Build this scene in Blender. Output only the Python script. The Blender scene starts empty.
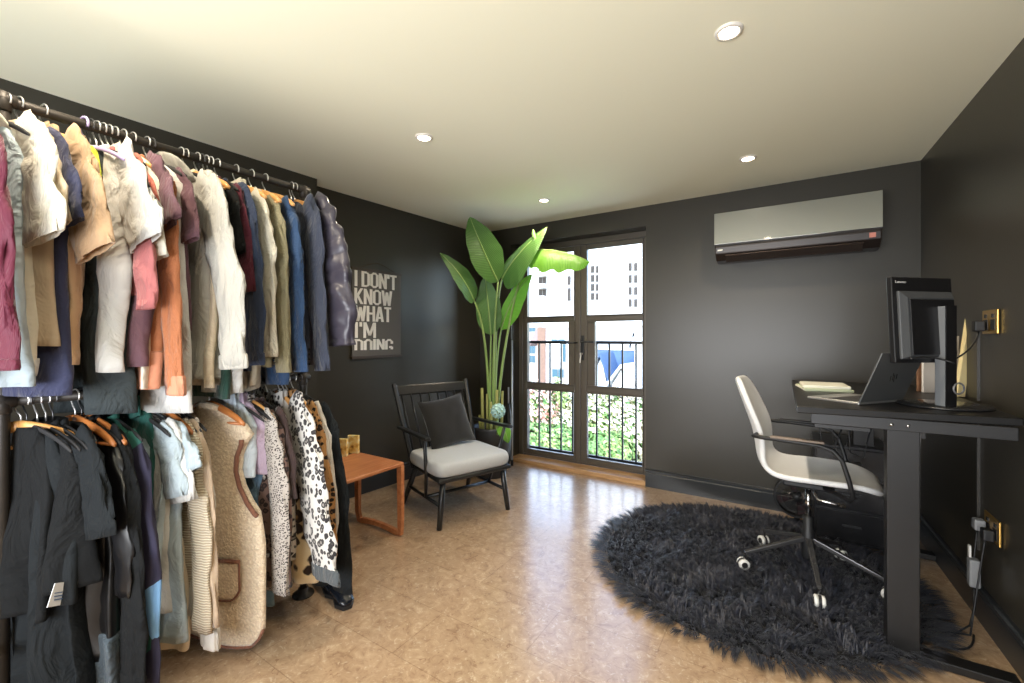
import bpy, math, random
from mathutils import Vector, Matrix, noise
R = math.radians
PI = math.pi
sc = bpy.context.scene
COL = sc.collection

# ------------------------------------------------------------------ camera
EYE = Vector((0.0, 0.0, 1.275)); YAW = R(32.8); FPX = 430.0; HZ = 338.0
cam = bpy.data.cameras.new('camera'); co = bpy.data.objects.new('camera', cam); COL.objects.link(co)
co.location = EYE; co.rotation_euler = (PI/2, 0, YAW)
cam.sensor_width = 36; cam.lens = FPX/1024*36; cam.shift_y = -(341.5-HZ)/1024; cam.clip_start = .02; cam.clip_end = 500
sc.camera = co

# ------------------------------------------------------------------ light and exposure
sc.view_settings.view_transform = 'Standard'; sc.view_settings.look = 'None'
sc.view_settings.gamma = 1.0; sc.view_settings.use_curve_mapping = False
sc.view_settings.exposure = 0.45
sc.cycles.use_denoising = True
sc.cycles.max_bounces = 8; sc.cycles.diffuse_bounces = 5; sc.cycles.glossy_bounces = 4
sc.cycles.transmission_bounces = 6; sc.cycles.transparent_max_bounces = 12
sc.cycles.sample_clamp_indirect = 6.0
sc.cycles.caustics_reflective = False; sc.cycles.caustics_refractive = False
w = bpy.data.worlds.new('sky'); sc.world = w; w.use_nodes = True
wn = w.node_tree; bg = wn.nodes['Background']
sky = wn.nodes.new('ShaderNodeTexSky'); sky.sky_type = 'NISHITA'; sky.sun_disc = False
sky.sun_elevation = R(48); sky.sun_rotation = R(200); sky.altitude = 50; sky.air_density = 1.0; sky.dust_density = 1.0
wn.links.new(sky.outputs[0], bg.inputs[0]); bg.inputs[1].default_value = 1.1

def lamp(name, kind, loc, rot, energy, color, **kw):
    l = bpy.data.lights.new(name, kind); l.energy = energy; l.color = color
    for k, v in kw.items(): setattr(l, k, v)
    o = bpy.data.objects.new(name, l); COL.objects.link(o); o.location = loc; o.rotation_euler = rot
    return o
# sun comes over the house from behind the camera and lights the fronts across the garden
lamp('sun', 'SUN', (0, -10, 20), (R(44), 0, R(22)), 3.8, (.68, .84, 1.0), angle=R(.6))
# added fill light behind the camera, tilted up to brighten the ceiling; no window there
lamp('rear_fill_light', 'AREA', (-.75, -1.50, 1.35), (R(112), 0, 0), 172, (.95, .97, 1.0), shape='RECTANGLE', size=2.6, size_y=1.7)
# portal that guides the sky's own light through the glazed doors
lamp('door_portal', 'AREA', (-1.73, 4.06, 1.15), (R(-90), 0, 0), 1, (1, 1, 1), shape='RECTANGLE', size=1.4, size_y=2.2)
bpy.data.lights['door_portal'].cycles.is_portal = True

# ------------------------------------------------------------------ pixel -> point helpers (survey of the photograph)
FW = Vector((-math.sin(YAW), math.cos(YAW), 0)); RT = Vector((math.cos(YAW), math.sin(YAW), 0))
def ray(x, y): return FW + RT*((x-512)/FPX) + Vector((0, 0, (HZ-y)/FPX))
def at(x, y, d): return EYE + ray(x, y)*d
def atz(x, y, z): r = ray(x, y); return EYE + r*((z-EYE.z)/r.z)
def atX(x, y, X): r = ray(x, y); return EYE + r*(X/r.x)
def atY(x, y, Y): r = ray(x, y); return EYE + r*(Y/r.y)

# ------------------------------------------------------------------ materials
def lin(c):
    return tuple(((v/255)/12.92 if v/255 <= .04045 else ((v/255+.055)/1.055)**2.4) for v in c) + (1,)
MATS = {}
def mat(name, rgb, rough=.5, metal=0, spec=.5, bump=0, bscale=60, var=0, vscale=8, coat=0, sheen=0, emit=0, emitc=None, trans=0, stretch=None, alpha=1):
    if name in MATS: return MATS[name]
    m = bpy.data.materials.new(name); m.use_nodes = True; nt = m.node_tree; b = nt.nodes['Principled BSDF']
    b.inputs['Base Color'].default_value = lin(rgb); b.inputs['Roughness'].default_value = rough
    b.inputs['Metallic'].default_value = metal; b.inputs['Specular IOR Level'].default_value = spec
    b.inputs['Coat Weight'].default_value = coat; b.inputs['Coat Roughness'].default_value = .08
    b.inputs['Sheen Weight'].default_value = sheen; b.inputs['Transmission Weight'].default_value = trans
    if emit:
        b.inputs['Emission Color'].default_value = lin(emitc or rgb); b.inputs['Emission Strength'].default_value = emit
    tc = nt.nodes.new('ShaderNodeTexCoord'); src = tc.outputs['Object']
    if stretch:
        mp = nt.nodes.new('ShaderNodeMapping'); mp.inputs['Scale'].default_value = stretch
        nt.links.new(src, mp.inputs['Vector']); src = mp.outputs[0]
    if var:
        n = nt.nodes.new('ShaderNodeTexNoise'); n.inputs['Scale'].default_value = vscale; n.inputs['Detail'].default_value = 4
        nt.links.new(src, n.inputs['Vector'])
        mx = nt.nodes.new('ShaderNodeMix'); mx.data_type = 'RGBA'
        c = lin(rgb)
        mx.inputs[6].default_value = tuple(max(0, v*(1-var)) for v in c[:3])+(1,)
        mx.inputs[7].default_value = tuple(min(1, v*(1+var)) for v in c[:3])+(1,)
        nt.links.new(n.outputs['Fac'], mx.inputs[0]); nt.links.new(mx.outputs[2], b.inputs['Base Color'])
    if bump:
        n2 = nt.nodes.new('ShaderNodeTexNoise'); n2.inputs['Scale'].default_value = bscale; n2.inputs['Detail'].default_value = 3
        nt.links.new(src, n2.inputs['Vector'])
        bp = nt.nodes.new('ShaderNodeBump'); bp.inputs['Strength'].default_value = bump; bp.inputs['Distance'].default_value = .004
        nt.links.new(n2.outputs['Fac'], bp.inputs['Height']); nt.links.new(bp.outputs[0], b.inputs['Normal'])
    MATS[name] = m
    return m
def nodes_of(m): return m.node_tree.nodes, m.node_tree.links, m.node_tree.nodes['Principled BSDF']
def fabric(name, rgb, rough=.88, sheen=.15, bump=.35):
    if name in MATS: return MATS[name]
    if max(rgb) < 60: sheen = 0
    m = mat(name, rgb, rough=rough, sheen=sheen, bump=bump, bscale=60, var=.07, vscale=14, spec=.25, stretch=(1, 1, .45))
    n, l, bs = m.node_tree.nodes, m.node_tree.links, m.node_tree.nodes['Principled BSDF']
    fine = [x for x in n if x.type == 'BUMP'][0]; tc = [x for x in n if x.type == 'TEX_COORD'][0]
    mp = n.new('ShaderNodeMapping'); mp.inputs['Scale'].default_value = (1, .5, .42); mp.inputs['Rotation'].default_value = (0, R(14), 0)
    no = n.new('ShaderNodeTexNoise'); no.inputs['Scale'].default_value = 12; no.inputs['Detail'].default_value = 4; no.inputs['Distortion'].default_value = 1.0
    bp = n.new('ShaderNodeBump'); bp.inputs['Strength'].default_value = 1.0; bp.inputs['Distance'].default_value = .040
    l.new(tc.outputs['Object'], mp.inputs['Vector']); l.new(mp.outputs[0], no.inputs['Vector']); l.new(no.outputs['Fac'], bp.inputs['Height'])
    l.new(bp.outputs[0], fine.inputs['Normal'])
    return m

def ramp(nt, stops, interp='LINEAR'):
    r = nt.nodes.new('ShaderNodeValToRGB'); cr = r.color_ramp; cr.interpolation = interp
    cr.elements[0].position = stops[0][0]; cr.elements[0].color = lin(stops[0][1])
    cr.elements[1].position = stops[-1][0]; cr.elements[1].color = lin(stops[-1][1])
    for p, c in stops[1:-1]:
        e = cr.elements.new(p); e.color = lin(c)
    return r
def leopard(name, base, inner, dark, scale, dot=False):
    m = mat(name, base, rough=.85, sheen=.2, spec=.2); n, l, b = nodes_of(m); nt = m.node_tree
    tc = n.new('ShaderNodeTexCoord'); no = n.new('ShaderNodeTexNoise'); no.inputs['Scale'].default_value = scale*1.3
    va = n.new('ShaderNodeVectorMath'); va.operation = 'MULTIPLY_ADD'; va.inputs[1].default_value = (.5/scale,)*3
    l.new(tc.outputs['Object'], no.inputs['Vector']); l.new(no.outputs['Color'], va.inputs[0]); l.new(tc.outputs['Object'], va.inputs[2])
    fl = n.new('ShaderNodeVectorMath'); fl.operation = 'MULTIPLY'; fl.inputs[1].default_value = (1, .25, 1)
    l.new(va.outputs[0], fl.inputs[0])
    vo = n.new('ShaderNodeTexVoronoi'); vo.inputs['Scale'].default_value = scale; vo.inputs['Randomness'].default_value = .8
    l.new(fl.outputs[0], vo.inputs['Vector'])
    if dot: r = ramp(nt, [(0, dark), (.34, dark), (.42, base), (1, base)])
    else: r = ramp(nt, [(0, inner), (.20, inner), (.27, dark), (.47, dark), (.53, base), (1, base)])
    l.new(vo.outputs['Distance'], r.inputs[0]); l.new(r.outputs[0], b.inputs['Base Color'])
    return m
def stripes(name, c1, c2, scale, axis='Z', rough=.8, bump=.5, sharp=False):
    m = mat(name, c1, rough=rough, spec=.25); n, l, b = nodes_of(m); nt = m.node_tree
    tc = n.new('ShaderNodeTexCoord'); wv = n.new('ShaderNodeTexWave'); wv.wave_type = 'BANDS'; wv.bands_direction = axis
    wv.inputs['Scale'].default_value = scale; wv.inputs['Distortion'].default_value = .4
    l.new(tc.outputs['Object'], wv.inputs['Vector'])
    r = ramp(nt, [(0, c2), (1, c1)]); l.new(wv.outputs['Fac'], r.inputs[0]); l.new(r.outputs[0], b.inputs['Base Color'])
    bp = n.new('ShaderNodeBump'); bp.inputs['Strength'].default_value = bump; bp.inputs['Distance'].default_value = .006
    l.new(wv.outputs['Fac'], bp.inputs['Height']); l.new(bp.outputs[0], b.inputs['Normal'])
    return m

WALL = mat('charcoal_wall_paint', (52, 49, 42), rough=.36, spec=.5, bump=.06, bscale=90, var=.05, vscale=3)
TRIM = mat('black_trim_paint', (40, 43, 46), rough=.3, spec=.5)
CEIL = mat('cream_ceiling_paint', (246, 243, 217), rough=.9, spec=.2)
FRAME = mat('dark_grey_door_frame', (84, 78, 70), rough=.35, spec=.5)
BLACK = mat('black_satin', (22, 23, 25), rough=.35)
BLACKM = mat('black_plastic', (26, 27, 29), rough=.5)
IRON = mat('black_iron_pipe', (46, 42, 38), rough=.5, metal=.3, var=.2, vscale=30)
CHROME = mat('chrome', (200, 200, 200), rough=.15, metal=1)
STEEL = mat('steel_wire', (215, 215, 215), rough=.28, metal=.8)
WHITEP = mat('white_plastic', (225, 225, 222), rough=.4)
BRASS = mat('brass', (200, 160, 85), rough=.28, metal=.9)
def wood(name, a, b_, scale=6, rough=.4, axis=(1, 8, 8)):
    m = mat(name, a, rough=rough); n, l, b = nodes_of(m); nt = m.node_tree
    tc = n.new('ShaderNodeTexCoord'); mp = n.new('ShaderNodeMapping'); mp.inputs['Scale'].default_value = axis
    no = n.new('ShaderNodeTexNoise'); no.inputs['Scale'].default_value = scale; no.inputs['Detail'].default_value = 5
    l.new(tc.outputs['Object'], mp.inputs[0]); l.new(mp.outputs[0], no.inputs['Vector'])
    r = ramp(nt, [(.3, b_), (.7, a)]); l.new(no.outputs['Fac'], r.inputs[0]); l.new(r.outputs[0], b.inputs['Base Color'])
    return m
TEAK = wood('teak_wood', (196, 132, 88), (168, 102, 62), 5, .35, (8, 1, 8))
HANGW = wood('hanger_wood', (224, 172, 106), (200, 142, 78), 5, .35)
HANGW2 = wood('dark_hanger_wood', (190, 122, 66), (160, 96, 48), 5, .35)
OAK = wood('oak_sill', (198, 160, 116), (160, 120, 80), 6, .5)

# cork floor
CORK = mat('cork_floor', (200, 165, 125), rough=.34, spec=.5, coat=1)
def _cork():
    n, l, b = nodes_of(CORK); nt = CORK.node_tree; b.inputs['Coat Roughness'].default_value = .2; b.inputs['Coat IOR'].default_value = 1.6
    tc = n.new('ShaderNodeTexCoord'); o = tc.outputs['Object']
    n1 = n.new('ShaderNodeTexNoise'); n1.inputs['Scale'].default_value = 17; n1.inputs['Detail'].default_value = 6; n1.inputs['Roughness'].default_value = .7
    n1.inputs['Distortion'].default_value = 1.2; l.new(o, n1.inputs['Vector'])
    r1 = ramp(nt, [(.28, (134, 105, 80)), (.45, (165, 138, 110)), (.58, (178, 152, 123)), (.75, (205, 183, 154))]); l.new(n1.outputs['Fac'], r1.inputs[0])
    n2 = n.new('ShaderNodeTexNoise'); n2.inputs['Scale'].default_value = 30; n2.inputs['Detail'].default_value = 4; n2.inputs['Distortion'].default_value = 2.5
    l.new(o, n2.inputs['Vector']); r2 = ramp(nt, [(.60, (0, 0, 0)), (.68, (255, 255, 255))]); l.new(n2.outputs['Fac'], r2.inputs[0])
    r3 = ramp(nt, [(.31, (255, 255, 255)), (.36, (0, 0, 0))]); l.new(n2.outputs['Fac'], r3.inputs[0])
    mx = n.new('ShaderNodeMix'); mx.data_type = 'RGBA'; mx.inputs[7].default_value = lin((206, 190, 166))
    sf = n.new('ShaderNodeMath'); sf.operation = 'MULTIPLY'; sf.inputs[1].default_value = .6; l.new(r2.outputs[0], sf.inputs[0])
    l.new(sf.outputs[0], mx.inputs[0]); l.new(r1.outputs[0], mx.inputs[6])
    mx2 = n.new('ShaderNodeMix'); mx2.data_type = 'RGBA'; mx2.inputs[7].default_value = lin((122, 84, 58))
    s2 = n.new('ShaderNodeMath'); s2.operation = 'MULTIPLY'; s2.inputs[1].default_value = .6; l.new(r3.outputs[0], s2.inputs[0])
    l.new(s2.outputs[0], mx2.inputs[0]); l.new(mx.outputs[2], mx2.inputs[6])
    br = n.new('ShaderNodeTexBrick'); br.inputs['Scale'].default_value = 1; br.inputs['Brick Width'].default_value = .9; br.inputs['Row Height'].default_value = .3
    br.inputs['Mortar Size'].default_value = .0022; br.inputs['Mortar Smooth'].default_value = .1
    br.inputs['Color1'].default_value = (1, 1, 1, 1); br.inputs['Color2'].default_value = (.96, .96, .96, 1); br.inputs['Mortar'].default_value = (.74, .70, .66, 1)
    l.new(o, br.inputs['Vector'])
    mu = n.new('ShaderNodeMix'); mu.data_type = 'RGBA'; mu.blend_type = 'MULTIPLY'; mu.inputs[0].default_value = 1
    l.new(mx2.outputs[2], mu.inputs[6]); l.new(br.outputs['Color'], mu.inputs[7]); l.new(mu.outputs[2], b.inputs['Base Color'])
    bp = n.new('ShaderNodeBump'); bp.inputs['Strength'].default_value = .12; bp.inputs['Distance'].default_value = .003
    l.new(n1.outputs['Fac'], bp.inputs['Height']); l.new(bp.outputs[0], b.inputs['Normal'])
_cork()

# ------------------------------------------------------------------ mesh builder
class MB:
    def __init__(s): s.v = []; s.f = []
    def add(s, vs, fs):
        o = len(s.v); s.v += [tuple(v) for v in vs]; s.f += [tuple(i+o for i in f) for f in fs]; return s
    def box(s, a, b, rz=0, piv=None):
        x0, y0, z0 = [min(p, q) for p, q in zip(a, b)]; x1, y1, z1 = [max(p, q) for p, q in zip(a, b)]
        vs = [Vector(p) for p in ((x0,y0,z0),(x1,y0,z0),(x1,y1,z0),(x0,y1,z0),(x0,y0,z1),(x1,y0,z1),(x1,y1,z1),(x0,y1,z1))]
        if rz:
            c = Vector(piv) if piv else Vector(((x0+x1)/2, (y0+y1)/2, 0)); M = Matrix.Rotation(rz, 3, 'Z')
            vs = [c + M @ (v-c) for v in vs]
        return s.add(vs, [(0,3,2,1),(4,5,6,7),(0,1,5,4),(1,2,6,5),(2,3,7,6),(3,0,4,7)])
    def obox(s, c, ax, ay, az):   # centre and three half axes
        c, ax, ay, az = map(Vector, (c, ax, ay, az))
        vs = [c-ax-ay-az, c+ax-ay-az, c+ax+ay-az, c-ax+ay-az, c-ax-ay+az, c+ax-ay+az, c+ax+ay+az, c-ax+ay+az]
        return s.add(vs, [(0,3,2,1),(4,5,6,7),(0,1,5,4),(1,2,6,5),(2,3,7,6),(3,0,4,7)])
    def bar(s, p, q, wd, th, up=(0, 0, 1), taper=1):
        p, q = Vector(p), Vector(q); d = (q-p).normalized(); u = Vector(up)
        if abs(d.dot(u)) > .98: u = Vector((1, 0, 0))
        a = d.cross(u).normalized(); b = a.cross(d).normalized()
        vs = []
        for c, k in ((p, 1), (q, taper)):
            for sa, sb in ((-1,-1),(1,-1),(1,1),(-1,1)): vs.append(c + a*sa*wd/2*k + b*sb*th/2*k)
        return s.add(vs, [(3,2,1,0),(4,5,6,7),(0,1,5,4),(1,2,6,5),(2,3,7,6),(3,0,4,7)])
    def prism(s, pts, z0, z1):
        n = len(pts); vs = [(x, y, z0) for x, y in pts] + [(x, y, z1) for x, y in pts]
        area = sum(pts[i][0]*pts[(i+1)%n][1]-pts[(i+1)%n][0]*pts[i][1] for i in range(n))
        fs = [tuple(range(n))[::-1], tuple(range(n, 2*n))] + [(i, (i+1)%n, n+(i+1)%n, n+i) for i in range(n)]
        if area < 0: fs = [f[::-1] for f in fs]
        return s.add(vs, fs)
    def loft(s, rings, cap0=True, cap1=True, closed=True):
        n = len(rings[0]); vs = [p for r in rings for p in r]; fs = []
        for i in range(len(rings)-1):
            for j in range(n if closed else n-1):
                k = (j+1) % n; fs.append((i*n+j, i*n+k, (i+1)*n+k, (i+1)*n+j))
        if closed and cap0: fs.append(tuple(range(n))[::-1])
        if closed and cap1: o = (len(rings)-1)*n; fs.append(tuple(o+j for j in range(n)))
        return s.add(vs, fs)
    def tube(s, pts, r, n=10, caps=True):
        pts = [Vector(p) for p in pts]; rr = r if isinstance(r, (list, tuple)) else [r]*len(pts)
        rings = []; a = None
        for i, p in enumerate(pts):
            d = (pts[min(i+1, len(pts)-1)] - pts[max(i-1, 0)]).normalized()
            if a is None:
                a = d.cross(Vector((0, 0, 1)) if abs(d.z) < .9 else Vector((1, 0, 0))).normalized()
            else:
                a = (a - d*a.dot(d)).normalized()
            b = d.cross(a)
            rings.append([p + (a*math.cos(2*PI*k/n) + b*math.sin(2*PI*k/n))*rr[i] for k in range(n)])
        return s.loft(rings, caps, caps)
    def lathe(s, prof, c=(0, 0, 0), n=28, axis='Z', caps=True):
        c = Vector(c); rings = []
        for r, z in prof:
            ring = []
            for k in range(n):
                x, y = r*math.cos(2*PI*k/n), r*math.sin(2*PI*k/n)
                ring.append(c + (Vector((x, y, z)) if axis == 'Z' else Vector((z, x, y)) if axis == 'X' else Vector((y, z, x))))
            rings.append(ring)
        return s.loft(rings, caps, caps)
    def build(s, name, m, parent=None, world=False, smooth=False, bevel=0, seg=2, sub=0, solid=0, loc=None):
        me = bpy.data.meshes.new(name)
        vs = s.v
        if world and parent is not None:
            r = parent
            while r.parent: r = r.parent
            M = (Matrix.Translation(r.location) @ Matrix.Rotation(r.rotation_euler.z, 4, 'Z')).inverted()
            vs = [tuple(M @ Vector(v)) for v in vs]
        elif loc is not None:
            vs = [tuple(Vector(v)-Vector(loc)) for v in vs]
        me.from_pydata(vs, [], s.f); me.update()
        if smooth: me.polygons.foreach_set('use_smooth', [True]*len(me.polygons))
        o = bpy.data.objects.new(name, me); COL.objects.link(o)
        if loc is not None: o.location = loc
        me.materials.append(m)
        if parent is not None: o.parent = parent
        if bevel:
            b = o.modifiers.new('bevel', 'BEVEL'); b.width = bevel; b.segments = seg; b.limit_method = 'ANGLE'; b.angle_limit = R(40)
        if solid:
            q = o.modifiers.new('solid', 'SOLIDIFY'); q.thickness = solid; q.offset = 0
        if sub:
            q = o.modifiers.new('sub', 'SUBSURF'); q.levels = sub; q.render_levels = sub
        return o
def tag(o, label=None, cat=None, group=None, kind=None):
    if label: o['label'] = label
    if cat: o['category'] = cat
    if group: o['group'] = group
    if kind: o['kind'] = kind
    return o
def thing(name, label, cat, loc=(0, 0, 0), rz=0, group=None):
    o = bpy.data.objects.new(name, None); COL.objects.link(o); o.location = loc; o.rotation_euler = (0, 0, rz); o.empty_display_size = .1
    return tag(o, label, cat, group)
def struct(name, mb, m, **k): return tag(mb.build(name, m, **k), kind='structure')
def copy_tree(o, parent=None, kids=None):
    c = o.copy(); COL.objects.link(c); c.parent = parent
    for ch in KIDS(o): copy_tree(ch, c)
    return c
def KIDS(o): return [x for x in bpy.data.objects if x.parent == o]
def bez(p0, p1, p2, n=10, p3=None):
    p0, p1, p2 = Vector(p0), Vector(p1), Vector(p2); out = []
    for i in range(n+1):
        t = i/n
        if p3 is None: out.append(p0*(1-t)**2 + p1*2*t*(1-t) + p2*t*t)
        else: out.append(p0*(1-t)**3 + p1*3*t*(1-t)**2 + p2*3*t*t*(1-t) + Vector(p3)*t**3)
    return out
def text_mesh(s, wd, ht, bold=0.0, thick=.0015):
    """lettering fitted into wd x ht, lying in XY with its corner at the origin"""
    cu = bpy.data.curves.new('lettering', 'FONT'); cu.body = s; cu.size = 1; cu.offset = bold; cu.extrude = .01; cu.resolution_u = 3
    ob = bpy.data.objects.new('lettering', cu); COL.objects.link(ob)
    dg = bpy.context.evaluated_depsgraph_get(); me = bpy.data.meshes.new_from_object(ob.evaluated_get(dg))
    bpy.data.objects.remove(ob); bpy.data.curves.remove(cu)
    vs = [v.co.copy() for v in me.vertices]; x0 = min(v.x for v in vs); x1 = max(v.x for v in vs); y0 = min(v.y for v in vs); y1 = max(v.y for v in vs)
    mb = MB(); mb.add([((v.x-x0)/(x1-x0)*wd, (v.y-y0)/(y1-y0)*ht, v.z/.01*thick/2) for v in vs], [tuple(p.vertices) for p in me.polygons])
    bpy.data.meshes.remove(me); return mb
def place(mb, o, ax, ay):
    o, ax, ay = Vector(o), Vector(ax).normalized(), Vector(ay).normalized(); az = ax.cross(ay)
    mb.v = [tuple(o + ax*v[0] + ay*v[1] + az*v[2]) for v in mb.v]; return mb

# ------------------------------------------------------------------ room shell
H = 2.415; YB = 3.742; YR = -1.62
OPL, OPR, OPT = -2.423, -1.037, 2.24       # door opening in the back wall
def lwX(y): return -2.977 + .0828*(y-1.919)       # left wall beyond the step
def rwX(y): return .711 + .0285*(YB-y)            # right wall
struct('floor', MB().prism([(-3.3, YR-.2), (1.2, YR-.2), (1.2, YB+.34), (-3.3, YB+.34)], -.12, 0), CORK)
struct('ceiling', MB().prism([(-3.3, YR-.2), (1.2, YR-.2), (1.2, YB+.34), (-3.3, YB+.34)], H, H+.2), CEIL)
struct('wall_left', MB().prism([(-3.3, 1.834), (-2.984, 1.834), (lwX(YB), YB), (-3.3, YB)], 0, H)
       .prism([(-3.3, YR), (-2.99, YR), (-2.846, 1.834), (-3.3, 1.834)], 0, H), WALL)
mb = MB().box((-3.3, YB, 0), (OPL, YB+.34, H)).box((OPR, YB, 0), (1.2, YB+.34, H)).box((OPL, YB, OPT), (OPR, YB+.34, H))
struct('wall_back', mb, WALL)
struct('wall_right', MB().prism([(rwX(YB), YB), (1.2, YB), (1.2, YR), (rwX(YR), YR)], 0, H), WALL)
struct('wall_rear', MB().box((-3.3, YR-.2, 0), (1.2, YR, H)), WALL)
# skirting boards with a moulded top
def skirting(name, p, q, nrm):
    p, q, nrm = Vector(p), Vector(q), Vector(nrm)
    prof = [(0, 0), (.020, 0), (.020, .118), (.016, .126), (.024, .132), (.024, .146), (.014, .152), (0, .152)]
    mb = MB(); n = len(prof)
    vs = [p + nrm*a + Vector((0, 0, b)) for a, b in prof] + [q + nrm*a + Vector((0, 0, b)) for a, b in prof]
    mb.add(vs, [(i, (i+1) % n, n+(i+1) % n, n+i) for i in range(n)] + [tuple(range(n))[::-1], tuple(range(n, 2*n))])
    struct(name, mb, TRIM)
skirting('baseboard_back', (OPR, YB, 0), (rwX(YB), YB, 0), (0, -1, 0))
skirting('baseboard_corner', (lwX(YB), YB, 0), (OPL, YB, 0), (0, -1, 0))
skirting('baseboard_left', (lwX(1.84), 1.84, 0), (lwX(YB), YB, 0), (1, 0, 0))
skirting('baseboard_right', (rwX(YR), YR, 0), (rwX(YB), YB, 0), (-1, 0, 0))
struct('trim_1', MB().box((OPL, YB-.012, 0), (OPR, YB+.16, .042)), OAK, bevel=.004)

# ------------------------------------------------------------------ glazed double doors
GLASS = mat('clear_glass', (255, 255, 255), rough=0, spec=.3)
def _glass():
    n, l, b = nodes_of(GLASS); n.remove(b)
    out = [x for x in n if x.type == 'OUTPUT_MATERIAL'][0]
    tr = n.new('ShaderNodeBsdfTransparent'); gl = n.new('ShaderNodeBsdfGlossy'); gl.inputs['Roughness'].default_value = .01
    fr = n.new('ShaderNodeFresnel'); fr.inputs[0].default_value = 1.25; mx = n.new('ShaderNodeMixShader')
    l.new(fr.outputs[0], mx.inputs[0]); l.new(tr.outputs[0], mx.inputs[1]); l.new(gl.outputs[0], mx.inputs[2]); l.new(mx.outputs[0], out.inputs[0])
_glass()
YD = YB+.15; FD = .06
fr = tag(MB().box((OPL, YD, .042), (-2.372, YD+.08, OPT)).box((-1.06, YD, .042), (OPR, YD+.08, OPT)).box((-2.372, YD, 2.185), (-1.06, YD+.08, OPT)).box((-2.372, YD+.01, .042), (-1.06, YD+.08, .058))
         .build('door_frame', FRAME, bevel=.004), kind='structure')
def leaf_door(name, xa, xb, lock):
    """xa, xb outer edges of the leaf; lock = +1 when the lock stile is on the xb side"""
    z0, z1 = .06, 2.182
    st = .045; lk = .058
    xl = xa + (st if lock > 0 else lk); xr = xb - (lk if lock > 0 else st)
    f = MB()
    for a, b in ((xa, xl), (xr, xb)): f.box((a, YD+.005, z0), (b, YD+.005+FD, z1))
    for a, b in ((z0, .105), (.747, .807), (1.442, 1.488), (2.140, z1)): f.box((xl, YD+.005, a), (xr, YD+.005+FD, b))
    d = struct(name, f, FRAME, bevel=.005)
    # broad lock panel in the middle light
    if lock > 0: m_ = (xr-.075, xr)
    else: m_ = (xl, xl+.085)
    MB().box((m_[0], YD+.010, .805), (m_[1], YD+.055, 1.444)).build('lock_panel', FRAME, d, bevel=.003)
    for a, b in ((.105, .747), (.807, 1.442), (1.488, 2.140)):
        MB().box((xl-.004, YD+.032, a-.004), (xr+.004, YD+.038, b+.004)).build('glass_pane', GLASS, d)
    for a, b in ((.105, .747), (.807, 1.442), (1.488, 2.140)):   # glazing beads
        g = MB(); e = .010
        g.box((xl, YD-.002, a), (xr, YD+.01, a+e)).box((xl, YD-.002, b-e), (xr, YD+.01, b)).box((xl, YD-.002, a+e), (xl+e, YD+.01, b-e)).box((xr-e, YD-.002, a+e), (xr, YD+.01, b-e))
        g.build('glazing_bead', FRAME, d)
    return d
dl = leaf_door('door_1', -2.370, -1.716, +1)
dr = leaf_door('door_2', -1.712, -1.058, -1)
# lever handle and key
xh = -1.690
MB().box((xh-.016, YD-.006, 1.06), (xh+.016, YD+.006, 1.30)).build('handle_plate', BLACKM, dr, bevel=.004)
MB().tube([(xh, YD, 1.24), (xh, YD-.045, 1.24), (xh+.02, YD-.055, 1.24), (xh+.135, YD-.055, 1.236)], .0085).build('lever_handle', BLACKM, dr, smooth=True)
MB().tube([(xh-.06, YD, 1.228), (xh-.06, YD-.045, 1.228), (xh-.08, YD-.055, 1.228), (xh-.20, YD-.055, 1.222)], .0085).build('lever_handle', BLACKM, dl, smooth=True)
k = MB().box((xh-.003, YD-.04, 1.115), (xh+.003, YD-.003, 1.13)); k.lathe([(.004, -.003), (.016, -.003), (.016, .003), (.004, .003)], (xh, YD-.045, 1.12), 16, 'X')
k.tube([(xh, YD-.045, 1.108), (xh-.004, YD-.046, 1.07), (xh-.008, YD-.044, 1.035)], .006); k.build('key', WHITEP, dr)
# balcony railing
rl = thing('balcony_railing', 'black metal balcony railing with vertical bars outside the glazed doors', 'railing', (-1.73, 4.14, 0))
MB().box((-2.62, 4.12, 1.215), (-.84, 4.16, 1.245)).build('top_rail', BLACK, rl, world=True, bevel=.003)
MB().box((-2.62, 4.125, .055), (-.84, 4.155, .08)).build('bottom_rail', BLACK, rl, world=True, bevel=.003)
for i in range(-2, 12):
    x = -2.311 + .1336*(i-1+1)
    if -2.62 < x < -.85: MB().box((x-.008, 4.132, .08), (x+.008, 4.148, 1.215)).build('baluster', BLACK, rl, world=True)
for x in (-2.62, -.86): MB().box((x-.02, 4.075, .05), (x+.02, 4.15, 1.26)).build('post', BLACK, rl, world=True)

# ------------------------------------------------------------------ ceiling downlights
BULB = mat('lit_lamp', (255, 240, 214), emit=22, emitc=(255, 232, 196))
CWHITE = mat('downlight_rim', (235, 230, 220), rough=.4)
spots = [(-.188, 1.779, 'nearest the camera'), (-1.741, 1.78, 'above the clothes rack side of the room'), (-.219, 3.099, 'in front of the air conditioner'), (-1.702, 3.129, 'above the potted plant and glazed doors'), (-.19, .3, 'over the camera, right side'), (-1.74, .3, 'over the camera, left side')]
for x, y, lab in spots:
    t = thing('ceiling_spotlight', 'small lit round ceiling downlight ' + (lab or 'behind the camera'), 'spotlight', (x, y, H), group='ceiling downlights')
    MB().lathe([(.034, -.002), (.036, -.009), (.046, -.007), (.049, 0)], n=32, caps=False).build('rim', CWHITE, t, smooth=True)
    MB().lathe([(.001, -.004), (.034, -.004), (.034, -.001), (.001, -.001)], n=24).build('lens', BULB, t)
    lamp('downlight_beam', 'SPOT', (x, y, H-.015), (0, 0, 0), 34, (1, .84, .64), spot_size=R(150), spot_blend=.7, shadow_soft_size=.03)

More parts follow.
